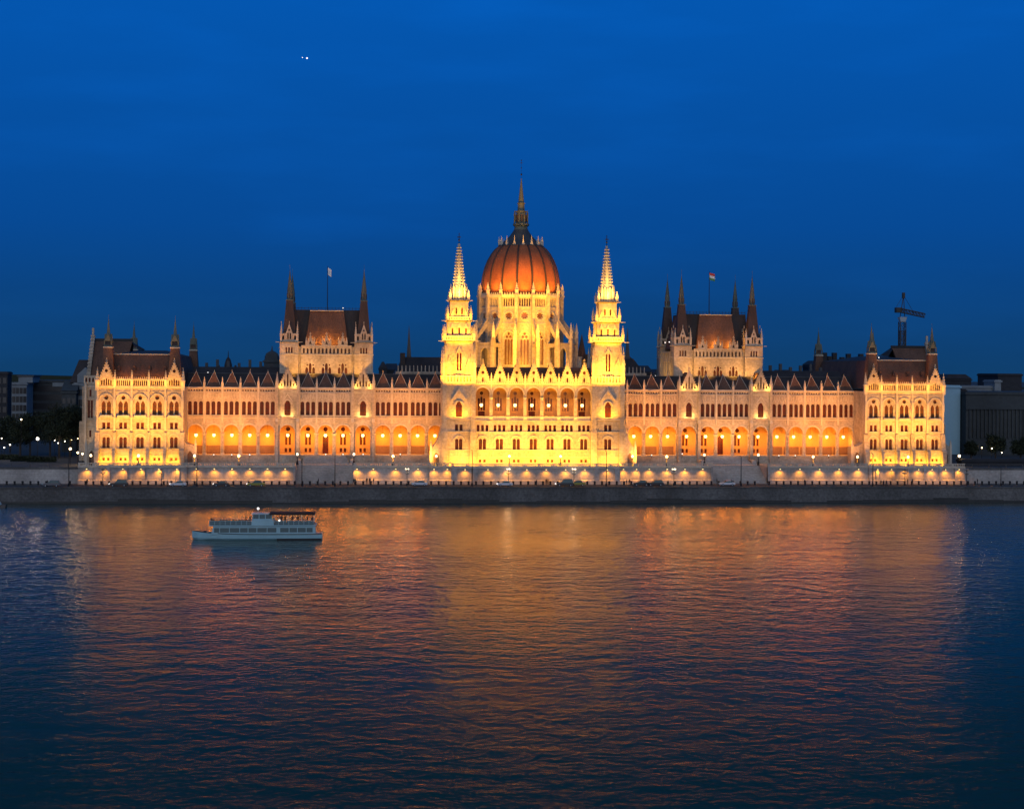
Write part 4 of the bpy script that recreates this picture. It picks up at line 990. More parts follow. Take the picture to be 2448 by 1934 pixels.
cars = [(123, -29, 4.6, 1.6, CARG, 'grey estate car facing left, beyond the left end of the terrace', 0, 1), (284, -28.5, 4.9, 1.85, CARD, 'dark van with lit headlights below the left pavilion', 1, 1), (426, -28.5, 4.3, 1.45, CARW, 'white car with headlights on, near the inner end of the left pavilion', 1, 0),
        (529, -28.5, 4.2, 1.4, CARD, 'low black car with headlights on, left of the left staircase', 1, 0), (612, -28.5, 4.8, 1.6, CARY, 'yellow green taxi on the quay, near the left staircase', 1, 0), (1003, -27, 4.2, 1.45, CARW, 'white car parked at the bollards left of the left tower', 0, 0),
        (1207, -28.5, 4.2, 1.45, CARW, 'white car on the quay below the central block, facing left', 1, 0), (1350, -28.5, 5.0, 1.95, CARD, 'large black van with bright headlights below the central block', 1, 1), (1380, -27.0, 4.4, 1.5, CARY, 'yellow car close behind the large black van', 0, 0),
        (1532, -27, 4.5, 1.5, CARD, 'black car, left one of two beside the right tower', 0, 0), (1566, -27, 4.6, 1.6, CARD, 'black car, right one of two beside the right tower', 1, 1), (1738, -27, 4.3, 1.4, CARW, 'pale car parked at the foot of the right staircase', 0, 0)]
for px, y, L, Hh, mt, lb, lt, es in cars: car(ax(px, y, 1160), y, L, Hh, mt, lb, lt, es)

def skin(name, joints, edges, rads, mats):
    me = bpy.data.meshes.new(name); me.from_pydata(joints, edges, []); o = bpy.data.objects.new(name, me); C.objects.link(o)
    md = o.modifiers.new('s', 'SKIN')
    for v, r in zip(me.skin_vertices[0].data, rads): v.radius = (r, r)
    me.skin_vertices[0].data[0].use_root = True
    sd = o.modifiers.new('d', 'SUBSURF'); sd.levels = 1
    dg = bpy.context.evaluated_depsgraph_get(); em = bpy.data.meshes.new_from_object(o.evaluated_get(dg)); bpy.data.objects.remove(o)
    for q in mats: em.materials.append(q)
    zt = max(v.co.z for v in em.vertices)
    for p in em.polygons:
        p.use_smooth = True; c = p.center
        p.material_index = 1 if (c.z > zt-.24 and c.z < zt-.08 and c.y < .02) else 0
    return em
def fig(seat=False, walk=0):
    J = []; E = []; R = []
    def j(x, y, z, r, p=None): J.append((x, y, z)); R.append(r); (E.append((p, len(J)-1)) if p is not None else None); return len(J)-1
    hz = .5 if seat else .92
    pel = j(0, 0, hz, .15); ch = j(0, -.02 if seat else 0, hz+.38, .17, pel); nk = j(0, 0, hz+.56, .06, ch); hd = j(0, -.02, hz+.70, .10, nk); j(0, -.01, hz+.80, .085, hd)
    for s in (-1, 1):
        sh = j(s*.19, 0, hz+.50, .065, ch)
        if seat: el = j(s*.24, -.08, hz+.24, .045, sh); j(s*.12, -.32, hz+.16, .035, el); kn = j(s*.12, -.44, hz, .075, pel); j(s*.12, -.46, .08, .05, kn)
        else:
            el = j(s*.26, s*walk*.08+.02, hz+.22, .045, sh); wr = j(s*.25, -.08-s*walk*.12, hz-.03, .035, el); j(s*.25, -.11-s*walk*.14, hz-.13, .03, wr)
            hp = j(s*.09, 0, hz-.06, .10, pel); kn = j(s*.10, -s*walk*.16-.02, .48, .065, hp); an = j(s*.1, -s*walk*.22, .09, .045, kn); j(s*.1, -s*walk*.22-.15, .04, .04, an)
    return skin('person', J, E, R, [CLOTH, SKIN])
PS, PW, PT = fig(), fig(walk=1), fig(True)
ppl = [(113, -29, 0, 'dark clothed person at the quay edge by the grey estate car'), (208, -25, 1, 'person walking by the left corner of the terrace wall'), (400, -30, 0, 'person standing just left of the white car by the left pavilion'), (761, -22.5, 0, 'person at the foot of the left staircase, before its left part'), (845, -22.5, 1, 'dark figure at the right edge of the left staircase'), (848.5, -23.2, 0, 'second dark figure standing close to the right edge of the left staircase'),
       (877, -22, 0, 'smaller figure against the glowing wall right of the left staircase'), (884, -22, 1, 'walking figure against the glowing wall right of the left staircase'), (893, -21.8, 0, 'figure with raised head, last of three right of the left staircase'), (691, -27, 1, 'person walking on the quay just left of the left staircase'), (1283, -24.8, 0, 'lone person below the central block left of the black van'), (1306, -24, 0, 'left one of a pair standing below the central block'), (1310, -24, 1, 'right one of a pair standing below the central block'),
       (1498, -25, 0, 'person left of the black cars by the right tower, nearer the tower'), (1505, -25, 1, 'person left of the black cars by the right tower, nearer the cars'), (1714, -23, 0, 'person standing at the foot of the right staircase'), (1748, -26, 1, 'dark person beside the pale car at the right staircase'), (1924, -27, 1, 'person walking on the quay right of the right staircase'),
       (2086, -30, 0, 'person at the mast below the right pavilion'), (2106, -29, 1, 'left one of three people with bicycles below the right pavilion'), (2112, -28.5, 0, 'middle one of three people with bicycles below the right pavilion'), (2119, -29, 1, 'right one of three people with bicycles below the right pavilion'), (2170, -24, 0, 'person behind the bollards below the right pavilion lamps'), (2182, -24.5, 1, 'tall person right of the candelabra below the right pavilion'), (2337, -24, 0, 'person before the grey embankment wall beyond the palace end')]
for i, (px, y, k, lb) in enumerate(ppl): tag(put(PW if k else PS, 'person', (ax(px, y, 1156), y, 3.92 if y < -24.6 else 4.03), rz=random.choice((PI/2, -PI/2, 0, PI))), lb, 'person', 'people on the quay')
for i, px in enumerate((2103, 2121, 2115)):      # bicycles
    x = ax(px, -29.6, 1160); r = empty('bicycle', (x, -29.6, 3.9), ['bicycle left of the group of three people', 'bicycle right of the group of three people', 'bicycle held in the middle of the group of three people'][i], 'bicycle', 'bicycles on the quay')
    for q in (-.52, .52):
        w = M().use(RUB); n = 14
        for k in range(n): a, b_ = 2*PI*k/n, 2*PI*(k+1)/n; w.tube((x+q+.33*math.cos(a), -29.6, 4.25+.33*math.sin(a)), (x+q+.33*math.cos(b_), -29.6, 4.25+.33*math.sin(b_)), .03, 4)
        w.build('wheel', r)
    w = M().use(BLACK)
    for p, q in (((-.52, 4.25), (-.15, 4.75)), ((-.15, 4.75), (.35, 4.8)), ((.35, 4.8), (.52, 4.25)), ((-.15, 4.75), (-.02, 4.25)), ((-.02, 4.25), (.35, 4.8)), ((-.52, 4.25), (-.02, 4.25)), ((.35, 4.8), (.33, 4.98))): w.tube((x+p[0], -29.6, p[1]), (x+q[0], -29.6, q[1]), .025, 4)
    w.box(x-.27, x-.03, -29.66, -29.54, 4.82, 4.87); w.tube((x+.33, -29.85, 4.98), (x+.33, -29.35, 4.98), .02, 4); w.build('frame', r)

# ---------------------------------------------------------------- passenger boat
BX, BY = -18.75, -125.7
boat = empty('passenger_boat', (BX, BY, 0), 'white double-deck sightseeing boat with dark canopy cruising in front of the palace', 'boat')
m = M(Matrix.Translation((BX, BY, 0))).use(WHITEP)
secs = [(-13.5, .06, 1.75), (-12.2, .9, 1.6), (-10, 1.8, 1.42), (-7, 2.5, 1.25), (-3, 2.75, 1.15), (4, 2.75, 1.1), (10, 2.7, 1.1), (13.3, 2.3, 1.15)]
rows = []
for x, hw, z in secs:
    f = .75 if x < -9 else .9
    rows.append([m.V(p) for p in ((x+(.9 if x < -13 else 0), -hw*f*.8, -.3), (x, -hw*.97, .35), (x, -hw, z), (x, hw, z), (x, hw*.97, .35), (x+(.9 if x < -13 else 0), hw*f*.8, -.3))])
for a, b_ in zip(rows, rows[1:]):
    for i in range(5): m.F((a[i], b_[i], b_[i+1], a[i+1]))
m.F(rows[0][::-1]); m.F(rows[-1])
m.use(BLACK)
for (x, hw, z), (x2, hw2, z2) in zip(secs, secs[1:]):
    m.poly([(x, -hw-.05, z+.02), (x2, -hw2-.05, z2+.02), (x2, -hw2-.05, z2+.16), (x, -hw-.05, z+.16)]); m.poly([(x, -hw-.05, z+.16), (x2, -hw2-.05, z2+.16), (x2, -hw2+.1, z2+.16), (x, -hw+.1, z+.16)])
m.box(4.0, 13.2, -2.82, -2.5, -.1, .32)
m.build('hull', boat)
T = Matrix.Translation((BX, BY, 0))
m = M(T).use(WHITEP); ops = []
xs = [-8.9, -7.7, -5.7, -3.6, -1.9, -.1, 2.0, 4.0, 4.6, 6.5, 8.2, 10.0, 11.4]
hl = [rect(a+.07, b_-.07, 1.55, 2.5) for a, b_ in zip(xs, xs[1:]) if b_-a > .7]
m.panel([(-9.4, 1.2), (12.0, 1.2), (11.8, 2.95), (-9.0, 2.95)], hl, -2.3, .1)
n = M(T @ Matrix.Rotation(PI, 4, 'Z')).use(WHITEP); n.panel([(-12.0, 1.2), (9.4, 1.2), (9.0, 2.95), (-11.8, 2.95)], [[(-p[0], p[1]) for p in h_][::-1] for h_ in hl], -2.3, .1)
for f in n.f: m.F([len(m.v)+j for j in f])
m.v += n.v
m.poly([(-9.4, 2.3, 1.2), (-9.4, -2.3, 1.2), (-9.0, -2.3, 2.95), (-9.0, 2.3, 2.95)]); m.poly([(12.0, -2.3, 1.2), (12.0, 2.3, 1.2), (11.8, 2.3, 2.95), (11.8, -2.3, 2.95)])
m.box(-9.9, 12.1, -2.6, 2.6, 2.95, 3.1); m.build('cabin', boat)
m = M(T).use(BGL); m.box(-8.9, 11.5, -2.18, -2.12, 1.3, 2.6); m.use(REDP)
for k in range(9): m.box(-8.4+k*2.2, -7.3+k*2.2, -1.6, -.9, 1.25, 1.9)
m.use(WHITEP).box(3.9, 4.2, -2.45, -2.3, 1.15, 2.95); m.build('cabin_glazing', boat)
m = M(T).use(WHITEP)
for a, b_ in ((-9.8, 0), (3.3, 11.6)):
    for y in (-2.5, 2.45):
        m.box(a, b_, y, y+.05, 3.95, 4.02); m.box(a, b_, y, y+.04, 3.55, 3.58)
        for i in range(int((b_-a)/1.0)+1): x = a+i*(b_-a)/int((b_-a)/1.0); m.box(x-.035, x+.035, y-.01, y+.05, 3.1, 3.95)
m.box(-9.8, -9.75, -2.5, 2.5, 3.1, 4.0); m.build('railing', boat)
m = M(T).use(REDP); m.box(-9.7, 0, -2.3, 2.3, 3.11, 3.29); m.box(3.4, 11.7, -2.3, 2.3, 3.11, 3.29); m.build('upper_deck', boat)
m = M(T).use(BGL)
for a, b_ in ((-9.7, 0), (3.6, 11.5)): m.box(a, b_, -2.46, -2.44, 3.12, 3.93)
m.build('railing_screen', boat)
m = M(T).use(WHITEP); m.box(-1.2, 3.3, -2.52, 2.0, 3.1, 4.1); m.box(-1.0, 3.1, -1.7, 1.7, 4.1, 4.3); m.box(-1.3, 3.0, -1.85, 1.85, 5.2, 5.35)
for x in (-1.0, .3, 1.6, 2.8): m.box(x-.07, x+.07, -1.7, -1.58, 4.3, 5.2); m.box(x-.07, x+.07, 1.58, 1.7, 4.3, 5.2)
m.use(BGL).box(-.95, 2.75, -1.6, 1.6, 4.3, 5.2); m.build('wheelhouse', boat)
m = M(T).use(REDP); m.box(2.4, 11.8, -2.4, 2.4, 5.15, 5.5); m.use(WHITEP)
for x in (3.4, 6.2, 9, 11.6):
    for y in (-2.35, 2.3): m.box(x-.035, x+.035, y, y+.06, 3.1, 5.15)
m.build('canopy', boat)
m = M(T).use(WHITEP); m.tube((0, 0, 5.3), (0, 0, 6.1), .05, 5); m.use(L_WHITE).ball(0, 0, 6.3, .25, 10, 6); m.build('mast_light', boat)
m = M(T).use(L_WHITE); m.ball(4.5, -2.5, 4.05, .2, 8, 6); m.build('deck_light', boat)
m = M(T).use(BLACK); m.tube((12.2, 0, 3.0), (12.8, 0, 3.95), .06, 5); m.tube((12.2, 0, 3.95), (14.0, 0, 3.7), .06, 5); m.tube((14.0, 0, 3.7), (14.2, 0, 2.9), .05, 5); m.build('stern_davit', boat)
for y in (-1.9, 1.9): m = M(T).use(BLACK); m.tube((11.9, y, 3.0), (13.1, y, 1.2), .06, 5); m.build('stair_rail', boat)
m = M(T).use(BLACK); m.tube((-9.4, 0, 1.5), (-12.8, 0, 1.75), .05, 4); m.build('bow_rail', boat)
m = M(T).use(BLACK); m.ball(-10.8, -.8, 1.65, .22, 8, 5); m.build('winch', boat)
for k in range(13):
    x = BX-9.3+k*.65
    m = M().use(REDP); m.box(x-.2, x+.25, BY-2.1, BY-.3, 3.55, 3.66); m.box(x+.2, x+.26, BY-2.1, BY-.3, 3.66, 4.1); m.box(x-.1, x+.1, BY-1.9, BY-.5, 3.1, 3.55); m.build('bench', boat)
pas = [(-9.0+k*.65, -1.75 if k % 2 else -1.1, PT, PI/2) for k in range(11)]+[(-1.55, -1.6, PW, 0), (-2.4, -1.4, PS, 0), (-9.35, -2.1, PS, 0), (4.9, -1.9, PS, 0), (5.6, -1.2, PS, 0), (7.1, -2.0, PW, 0), (8.3, -1.4, PS, 0), (10.2, -1.7, PS, 0), (11.2, -2.0, PS, 0)]
for i, (x, y, me, rz) in enumerate(pas):
    seated = me is PT
    if seated: w = '%s seated passenger from the bow on the open upper deck' % ORD[i]
    else: w = ['passenger standing right beside the wheelhouse front', 'passenger standing behind the benches on the fore deck', 'passenger standing at the bow end of the upper deck', 'passenger beside the bright deck lamp', 'passenger under the front part of the canopy', 'passenger standing taller under the canopy, left of its middle', 'passenger under the middle of the canopy', 'passenger near the stern under the canopy', 'last passenger at the stern rail under the canopy'][i-11]
    o = put(me, 'person', (BX+x, BY+y, 3.66-.42 if seated else 3.3), rz=rz if seated else random.uniform(0, 6)); tag(o, w, 'person', 'passengers on the sightseeing boat')
# stern of another boat at the far left edge
x = ax(2, -48, 1213); mb = empty('motorboat', (x, -48, 0), 'small dark motorboat at the left edge, close to the quay wall', 'boat')
m = M().use(CARD); m.prism([(x-5, .1), (x+1.2, -.1), (x+1.4, .7), (x-5.5, .9)], -49, -47); m.build('hull', mb); m = M().use(WHITEP); m.taper(x-1.5, -48, .8, 1.5, 1.6, .8, 1.2, .6); m.build('cabin', mb)

# ================================================================== BACKGROUND TOWN
def block(name, px0, px1, pyt, Y, mt, label, cat='building', depth=30, roof=None, rh=4, wins=None, grp=None, z0=8.3, rmat=None):
    x0, z = at(px0, pyt, Y); x1, _ = at(px1, pyt, Y)
    r = empty(name, ((x0+x1)/2, Y, z0), label, cat, grp)
    m = M().use(mt); m.box(x0, x1, Y, Y+depth, z0, z); m.box(x0-.4, x1+.4, Y-.4, Y+depth, z-.9, z-.3); m.build('wall', r)
    if roof:
        q = M().use(rmat or DROOF)
        if roof == 'hip': q.taper((x0+x1)/2, Y+depth/2, z, z+rh, (x1-x0)/2+.3, depth/2+.3, max((x1-x0)/2-rh, .3), max(depth/2-rh, .3))
        elif roof == 'gable': q.prismx([(Y-.3, z), (Y+depth/2, z+rh), (Y+depth+.3, z)], x0-.3, x1+.3)
        elif roof == 'dome': q.lathe((x0+x1)/2, Y+depth/2, [((x1-x0)*.5, z), ((x1-x0)*.48, z+rh*.4), ((x1-x0)*.3, z+rh*.8), (.3, z+rh), (.1, z+rh*1.5)], 12)
        q.build('roof', r)
    if wins:
        nx, nz, ww, wh = wins; wm = M().use(WDARK); wm.box(-ww/2, ww/2, -.12, .05, -wh/2, wh/2); me = wm.mesh('window')
        for i in range(nx):
            for k in range(nz): put(me, 'window', (x0+(i+.5)*(x1-x0)/nx, Y, z0+4+(k+.5)*(z-z0-5.5)/nz), r)
    return r, x0, x1, z
# left side
block('office_building', -60, 18, 888, 110, G3, 'dark building cut by the left edge of the picture', depth=7, wins=(6, 6, 1.2, 2))
r, x0, x1, z = block('office_building', 20, 64, 914, 150, G2, 'pale corner block with a lit strip of windows under its flat roof, on the left', depth=12, wins=(5, 5, 1.1, 2.2))
m = M().use(G2); X0, Z0 = at(44, 900, 152); X1, _ = at(78, 900, 152); m.box(X0, X1, 152, 166, z-.1, Z0); m.use(LEAD).box(X0-.5, X1+.5, 151.6, 167, Z0, Z0+.5); m.build('roof_house', r)
r, x0, x1, z = block('office_building', 64.5, 166, 909, 165, G1, 'long dark grey block between the pale corner building and the palace', depth=40, wins=(14, 5, 1.2, 2.2))
m = M().use(G2); X0, Z0 = at(125, 915, 164); X1, _ = at(157, 915, 164); m.box(X0, X1, 164.2, 164.8, Z0-1.5, Z0); m.build('sign_panel', r)
r, x0, x1, z = block('town_house', 176, 232, 915, 70, G2, 'pale house with tall dark mansard roof half hidden behind the left pavilion', depth=24, wins=(5, 5, 1.2, 2.2))
m = M().use(DROOF); m.taper((x0+x1)/2-.5, 82, z, z+7.5, (x1-x0)/2+.8, 12, (x1-x0)/2-1.5, 8); m.use(G2); m.prism([((x0+x1)/2-2.5, z), ((x0+x1)/2+2.5, z), ((x0+x1)/2+2.5, z+2.6), ((x0+x1)/2, z+5), ((x0+x1)/2-2.5, z+2.6)], 69.5, 73); m.build('roof', r)
block('town_house', 148, 182, 934, 66, G1, 'small pale gabled house in front of the mansard roofed house', depth=12, roof='gable', rh=3, wins=(3, 4, 1, 1.8), rmat=G1)
# right side
r, x0, x1, z = block('apartment_building', 2255, 2296, 921, 60, G4, 'tall building with a blank pale blue end wall beside the right pavilion', depth=40)
block('apartment_building', 2296.5, 2309, 930, 62, G3, 'narrow dark building side with balconies next to the pale blue wall', depth=36)
bx, bz = at(2302, 930, 61)
for k in range(6):
    m = M().use(G2); m.box(bx-1.0, bx+1.2, 60.6, 62, bz-3-k*3.6, bz-2.8-k*3.6); o = m.build('balcony', bpy.data.objects['apartment_building.001'])
r, x0, x1, z = block('office_building', 2309.5, 2560, 937, 56, G1, 'broad dark grey office block filling the right edge of the picture', depth=45)
m = M().use(G1)
for i in range(30): m.box(x0+1+i*1.35, x0+1.4+i*1.35, 55.4, 56, 14, z-6)
m.box(x0-.3, x1, 55.3, 56, z-5.8, z-5.0); m.build('facade_rib', r)
block('apartment_building', 2300, 2375, 922, 100, G2, 'pale flat-roofed block rising behind the dark office block', depth=20)
block('apartment_building', 2378, 2393, 908, 98, G2, 'white ribbed roof tower behind the dark office block', depth=10)
block('apartment_building', 2386, 2443, 893, 130, G3, 'black boxy building on the skyline at the right', depth=20)
block('town_house', 2262, 2322, 905, 240, G3, 'low dark rooftop just right of the right pavilion', depth=30, roof='hip', rh=2)
block('boat_shed' if False else 'tram_shelter', 2300, 2470, 1097, -6, G3, 'long low dark tram shelter on the embankment at the right', depth=4, z0=8.3)
# skyline behind the wings
sk = [(470, 500, 893, 'hip'), (500, 532, 890, 'gable'), (555, 580, 889, 'hip'), (582, 612, 893, 'gable'), (612, 640, 887, 'hip'), (908, 925, 876, 'hip'), (925, 950, 880, 'gable'), (1560, 1590, 893, 'hip'), (1835, 1868, 899, 'gable'), (1868, 1905, 895, 'hip'), (1905, 1935, 899, 'gable'), (1490, 1520, 862, 'hip'), (1525, 1560, 885, 'gable')]
for i, (a, b_, y, rf) in enumerate(sk):
    block('town_house', a, b_, y+4, 380+17*i % 60, G3, 'dark %s roofed house on the skyline, %s from the left' % ('hipped' if rf == 'hip' else 'gabled', ORD[i]), depth=30, roof=rf, rh=3.5, grp='far town roofs behind the palace')
r, x0, x1, z = block('basilica', 534, 553, 884, 420, G3, 'small dark domed church on the skyline behind the left wing', depth=12, roof='dome', rh=7)
for a in (-1, 1): m = M().use(G3); m.taper((x0+x1)/2+a*4.5, 418, z-4, z+2.5, 1.1, 1.1, .5, .5); m.build('turret', r)
r, x0, x1, z = block('bell_tower', 631, 667, 860, 90, G1, 'grey square bell tower with low domed cap left of the left hall', cat='church tower', depth=7, roof='dome', rh=3.2, z0=8.3, rmat=LEAD)
m = M().use(G1); m.box(x0+.6, x1-.6, 90.6, 96.4, z, z+2.2); m.use(WDARK); m.box((x0+x1)/2-.7, (x0+x1)/2+.7, 89.8, 90.1, z-4.6, z-2.4); m.build('belfry', r)
# roofs on the right behind the wing (rear court)
for a, b_, y, rf, Y, lb in ((1958, 2010, 872, 'hip', 75, 'dark hipped roof with chimneys behind the right wing'), (2010, 2076, 874, 'hip', 85, 'long dark roof left of the right pavilion'),):
    r, x0, x1, z = block('town_house', a, b_, y, Y, G3, lb, depth=20, roof=rf, rh=1.5)
    for k in range(4): m = M().use(BLACK); q = x0+(k+.6)*(x1-x0)/4.4; m.box(q-.7, q+.7, Y+2, Y+4, z, z+3+(k % 2)*1.2); m.build('chimney', r)
# hill far away
m = M().use(LEAF)
pts = [(-3500+i*180, 9+14*math.exp(-((i-14)/5.)**2)+8*math.exp(-((i-30)/4.)**2)+3*math.sin(i*.9)) for i in range(40)]
m.prism([(-3500, 8)]+[(a, z) for a, z in pts]+[(3520, 8)], 2600, 2700); tag(m.build('hills'), kind='structure')

# trees: trunk, limbs and a crown of small leaf faces
def tree(x, y, h, r, label, seed):
    rd = random.Random(seed); t = empty('street_tree', (x, y, 8.3), label, 'tree', 'dark trees on the embankment')
    m = M().use(BARK); m.tube((x, y, 8.3), (x, y, 8.3+h*.45), .32, 7, .2)
    cl = []
    for k in range(9):
        a = rd.uniform(0, 6.28); q = (x+r*.6*math.cos(a), y+r*.6*math.sin(a), 8.3+h*rd.uniform(.45, .85)); m.tube((x, y, 8.3+h*rd.uniform(.3, .45)), q, .12, 5, .04); cl.append(q)
    m.build('trunk', t)
    for k in range(16): a = rd.uniform(0, 6.28); e = rd.uniform(0, 1); cl.append((x+r*.75*math.cos(a)*e**.5, y+r*.75*math.sin(a)*e**.5, 8.3+h*rd.uniform(.35, .95)))
    g = M().use(LEAF)
    for c in cl:
        for k in range(150):
            v = Vector((rd.gauss(0, 1), rd.gauss(0, 1), rd.gauss(0, .8)))*r*.2; p = Vector(c)+v; s = rd.uniform(.15, .32)
            n = Vector((rd.uniform(-1, 1), rd.uniform(-1, 1), rd.uniform(-1, 1))).normalized(); u = n.orthogonal()*s; w = n.cross(u)
            g.poly([p-u, p+w*.6, p+u, p-w*.6])
    g.build('crown', t)
trs = [(24, 60, 11, 3.4, 'bushy dark tree at the far left under the dark building'), (48, 40, 13, 4.2, 'rounded dark tree left of the bright white lamp'), (72, 44, 12, 4, 'rounded dark tree just above the bright white lamp'), (120, 40, 14, 4.6, 'tall dark tree right of the bright white lamp'), (142, 30, 16, 5, 'largest dark tree, halfway to the palace'), (168, 34, 17, 5, 'tall dark tree next to the left end of the palace'), (185, 44, 15, 4.5, 'dark tree half hidden behind the left pavilion'),
       (2322, 20, 6, 2.2, 'low dark tree before the right office block'), (2380, 24, 8, 3, 'dark tree right of the two pale lamps'), (2440, 24, 7, 3, 'dark tree at the right edge of the picture')]
for i, (px, y, h, r, lb) in enumerate(trs): tree(ax(px, y, 1060), y, h, r, lb, i)
for i, (px, y) in enumerate(((10, 20), (60, 12), (100, 8))):
    x = ax(px, y, 1090); m = M().use(LEAF)
    for k in range(900):
        p = Vector((x+random.uniform(-4, 4), y+random.uniform(-.8, .8), 8.35+random.random()*1.4)); s = .2; n = Vector((random.uniform(-1, 1), random.uniform(-1, 1), random.uniform(-1, 1))).normalized(); u = n.orthogonal()*s; w = n.cross(u); m.poly([p-u, p+w, p+u, p-w])
    tag(m.build('hedge'), ['clipped dark hedge at the far left edge', 'clipped dark hedge under the bright white lamp', 'short dark hedge nearest the palace'][i], 'hedge', 'hedges on the embankment')

# street lamps of the town
tlp = [(90, 1049, 20, .75, L_WHITE, 'very bright white street lamp left of the palace', 400), (51, 1003, 30, .4, L_WARM, 'yellowish lamp high among the left trees', 200), (168, 1073, -6, .62, L_WARM, 'large orange lamp on the embankment, left one of three by the palace', 300), (186, 1082, -4, .5, L_WARM, 'orange lamp on the embankment, middle one of three by the palace', 200), (197.5, 1085, -2, .45, L_WARM, 'orange lamp on the embankment, closest to the palace', 200), (131, 1053, 30, .26, L_WHITE, 'small lamp in the row of five, leftmost', 60), (139, 1059, 22, .28, L_WHITE, 'small lamp in the row of five, lowest', 60), (155, 1055, 30, .26, L_WHITE, 'small lamp in the row of five, middle', 60), (171, 1051, 34, .28, L_WARM, 'small lamp in the row of five, fourth from the left', 60), (186, 1048.5, 38, .28, L_WARM, 'small lamp in the row of five, rightmost', 60), (4, 1048, 30, .3, L_WHITE, 'white lamp at the left edge, upper one', 100), (10, 1070, 16, .3, L_WHITE, 'white lamp at the left edge, lower one', 100), (24, 1063, 20, .35, L_WHITE, 'broad pale lamp near the left edge under the trees', 100),
       (2293, 1090, -4, .62, L_WARM, 'bright orange lamp right next to the right end of the palace', 300), (2347, 1070.5, 20, .34, L_WARM, 'pale yellow lamp, left one of two before the office block', 100), (2371, 1072, 20, .34, L_WARM, 'pale yellow lamp, right one of two before the office block', 100), (2395, 1082, 10, .24, L_WHITE, 'small white lamp right of the two pale yellow lamps', 60)]
for px, py, Y, r_, mt, lb, pw in tlp:
    r_ *= .66
    x, z = at(px, py, Y); t = empty('town_lamp', (x, Y, 8.3), lb, 'street lamp', 'lamps in the streets beside the palace')
    m = M().use(BLACK); m.tube((x, Y, 8.3), (x, Y, z-r_*.8), .09, 6, .06); m.build('post', t); m = M().use(mt); m.ball(x, Y, z, r_, 12, 8); m.build('globe', t, True)
    lamp('POINT', (x, Y-r_-.1, z), pw, (1, .8, .55) if mt is L_WHITE else (1, .62, .25), rad=.3, name='street_light')

# tower crane behind the right pavilion
Yc = 150; x, zt = at(2157, 770, Yc); cr = empty('tower_crane', (x, Yc, 8.3), 'dark tower crane with short slanting jib behind the right pavilion', 'crane')
def lattice(m, p, q, w, n):
    p = Vector(p); q = Vector(q); d = (q-p).normalized(); u = Vector((0, 1, 0)) if abs(d.y) < .9 else Vector((1, 0, 0)); v = d.cross(u).normalized(); u = v.cross(d)
    c = [(u*a+v*b_)*w/2 for a, b_ in ((-1, -1), (1, -1), (1, 1), (-1, 1))]
    for k in range(4): m.tube(p+c[k], q+c[k], .16, 4)
    for i in range(n):
        a = p+(q-p)*i/n; b2 = p+(q-p)*(i+1)/n
        for k in range(4): m.tube(a+c[k], b2+c[(k+1) % 4], .09, 4); m.tube(b2+c[k], b2+c[(k+1) % 4], .09, 4); m.tube(a+c[(k+1) % 4], b2+c[k], .09, 4)
m = M().use(CRG); lattice(m, (x, Yc, 8.3), (x, Yc, zt), 2.3, 18); lattice(m, (x, Yc, 8.3), (x, Yc, zt-3.5), 2.0, 18); m.build('mast', cr)
_, zc = at(2157, 762, Yc); _, za = at(2160, 706, Yc); xa = ax(2160, Yc, 706)
m = M().use(CRW); m.taper(x, Yc, zt, zc+.6, 1.0, 1.0, 1.5, 1.5); m.build('slewing_ring', cr)
xl, zl = at(2142, 741, Yc); xr, zr = at(2197, 756, Yc)
m = M().use(CRG); lattice(m, (xl+1, Yc, zl), (xr, Yc-6, zr), 1.5, 8); m.box(xl-1, xr-1.2, Yc-.8, Yc+.6, zl-1.2, zl-.4) if False else None; m.build('jib', cr)
m = M().use(CRG); m.box(xl-.2, xl+2.2, Yc-1.2, Yc+1.2, zl-1.1, zl+.9); m.build('counterweight', cr)
m = M().use(CRG); m.tube((x-1, Yc, zc), (xa, Yc, za), .16, 5); m.tube((x+1, Yc, zc), (xa, Yc, za), .16, 5); m.box(xa-.5, xa+.5, Yc-.5, Yc+.5, za-1.2, za+1.0); m.build('apex_frame', cr)
m = M().use(BLACK); m.tube((xa, Yc, za), (xr-3.5, Yc-4, zr+1), .08, 4); m.tube((xa, Yc, za), (xl, Yc, zl+1), .08, 4); m.build('tie_rope', cr)

# two bright points in the sky
for px, py, r_, w in ((723, 138.5, .55, 'faint smaller point of light in the sky, left one of two'), (734, 140, 1.0, 'bright white point of light in the sky, right one of two')):
    x, z = at(px, py, 2600); m = M().use(L_WHITE); m.ball(x, 2600, z, r_*1.5, 10, 6); tag(m.build('sky_light', None, True), w, 'light', 'points of light in the sky')

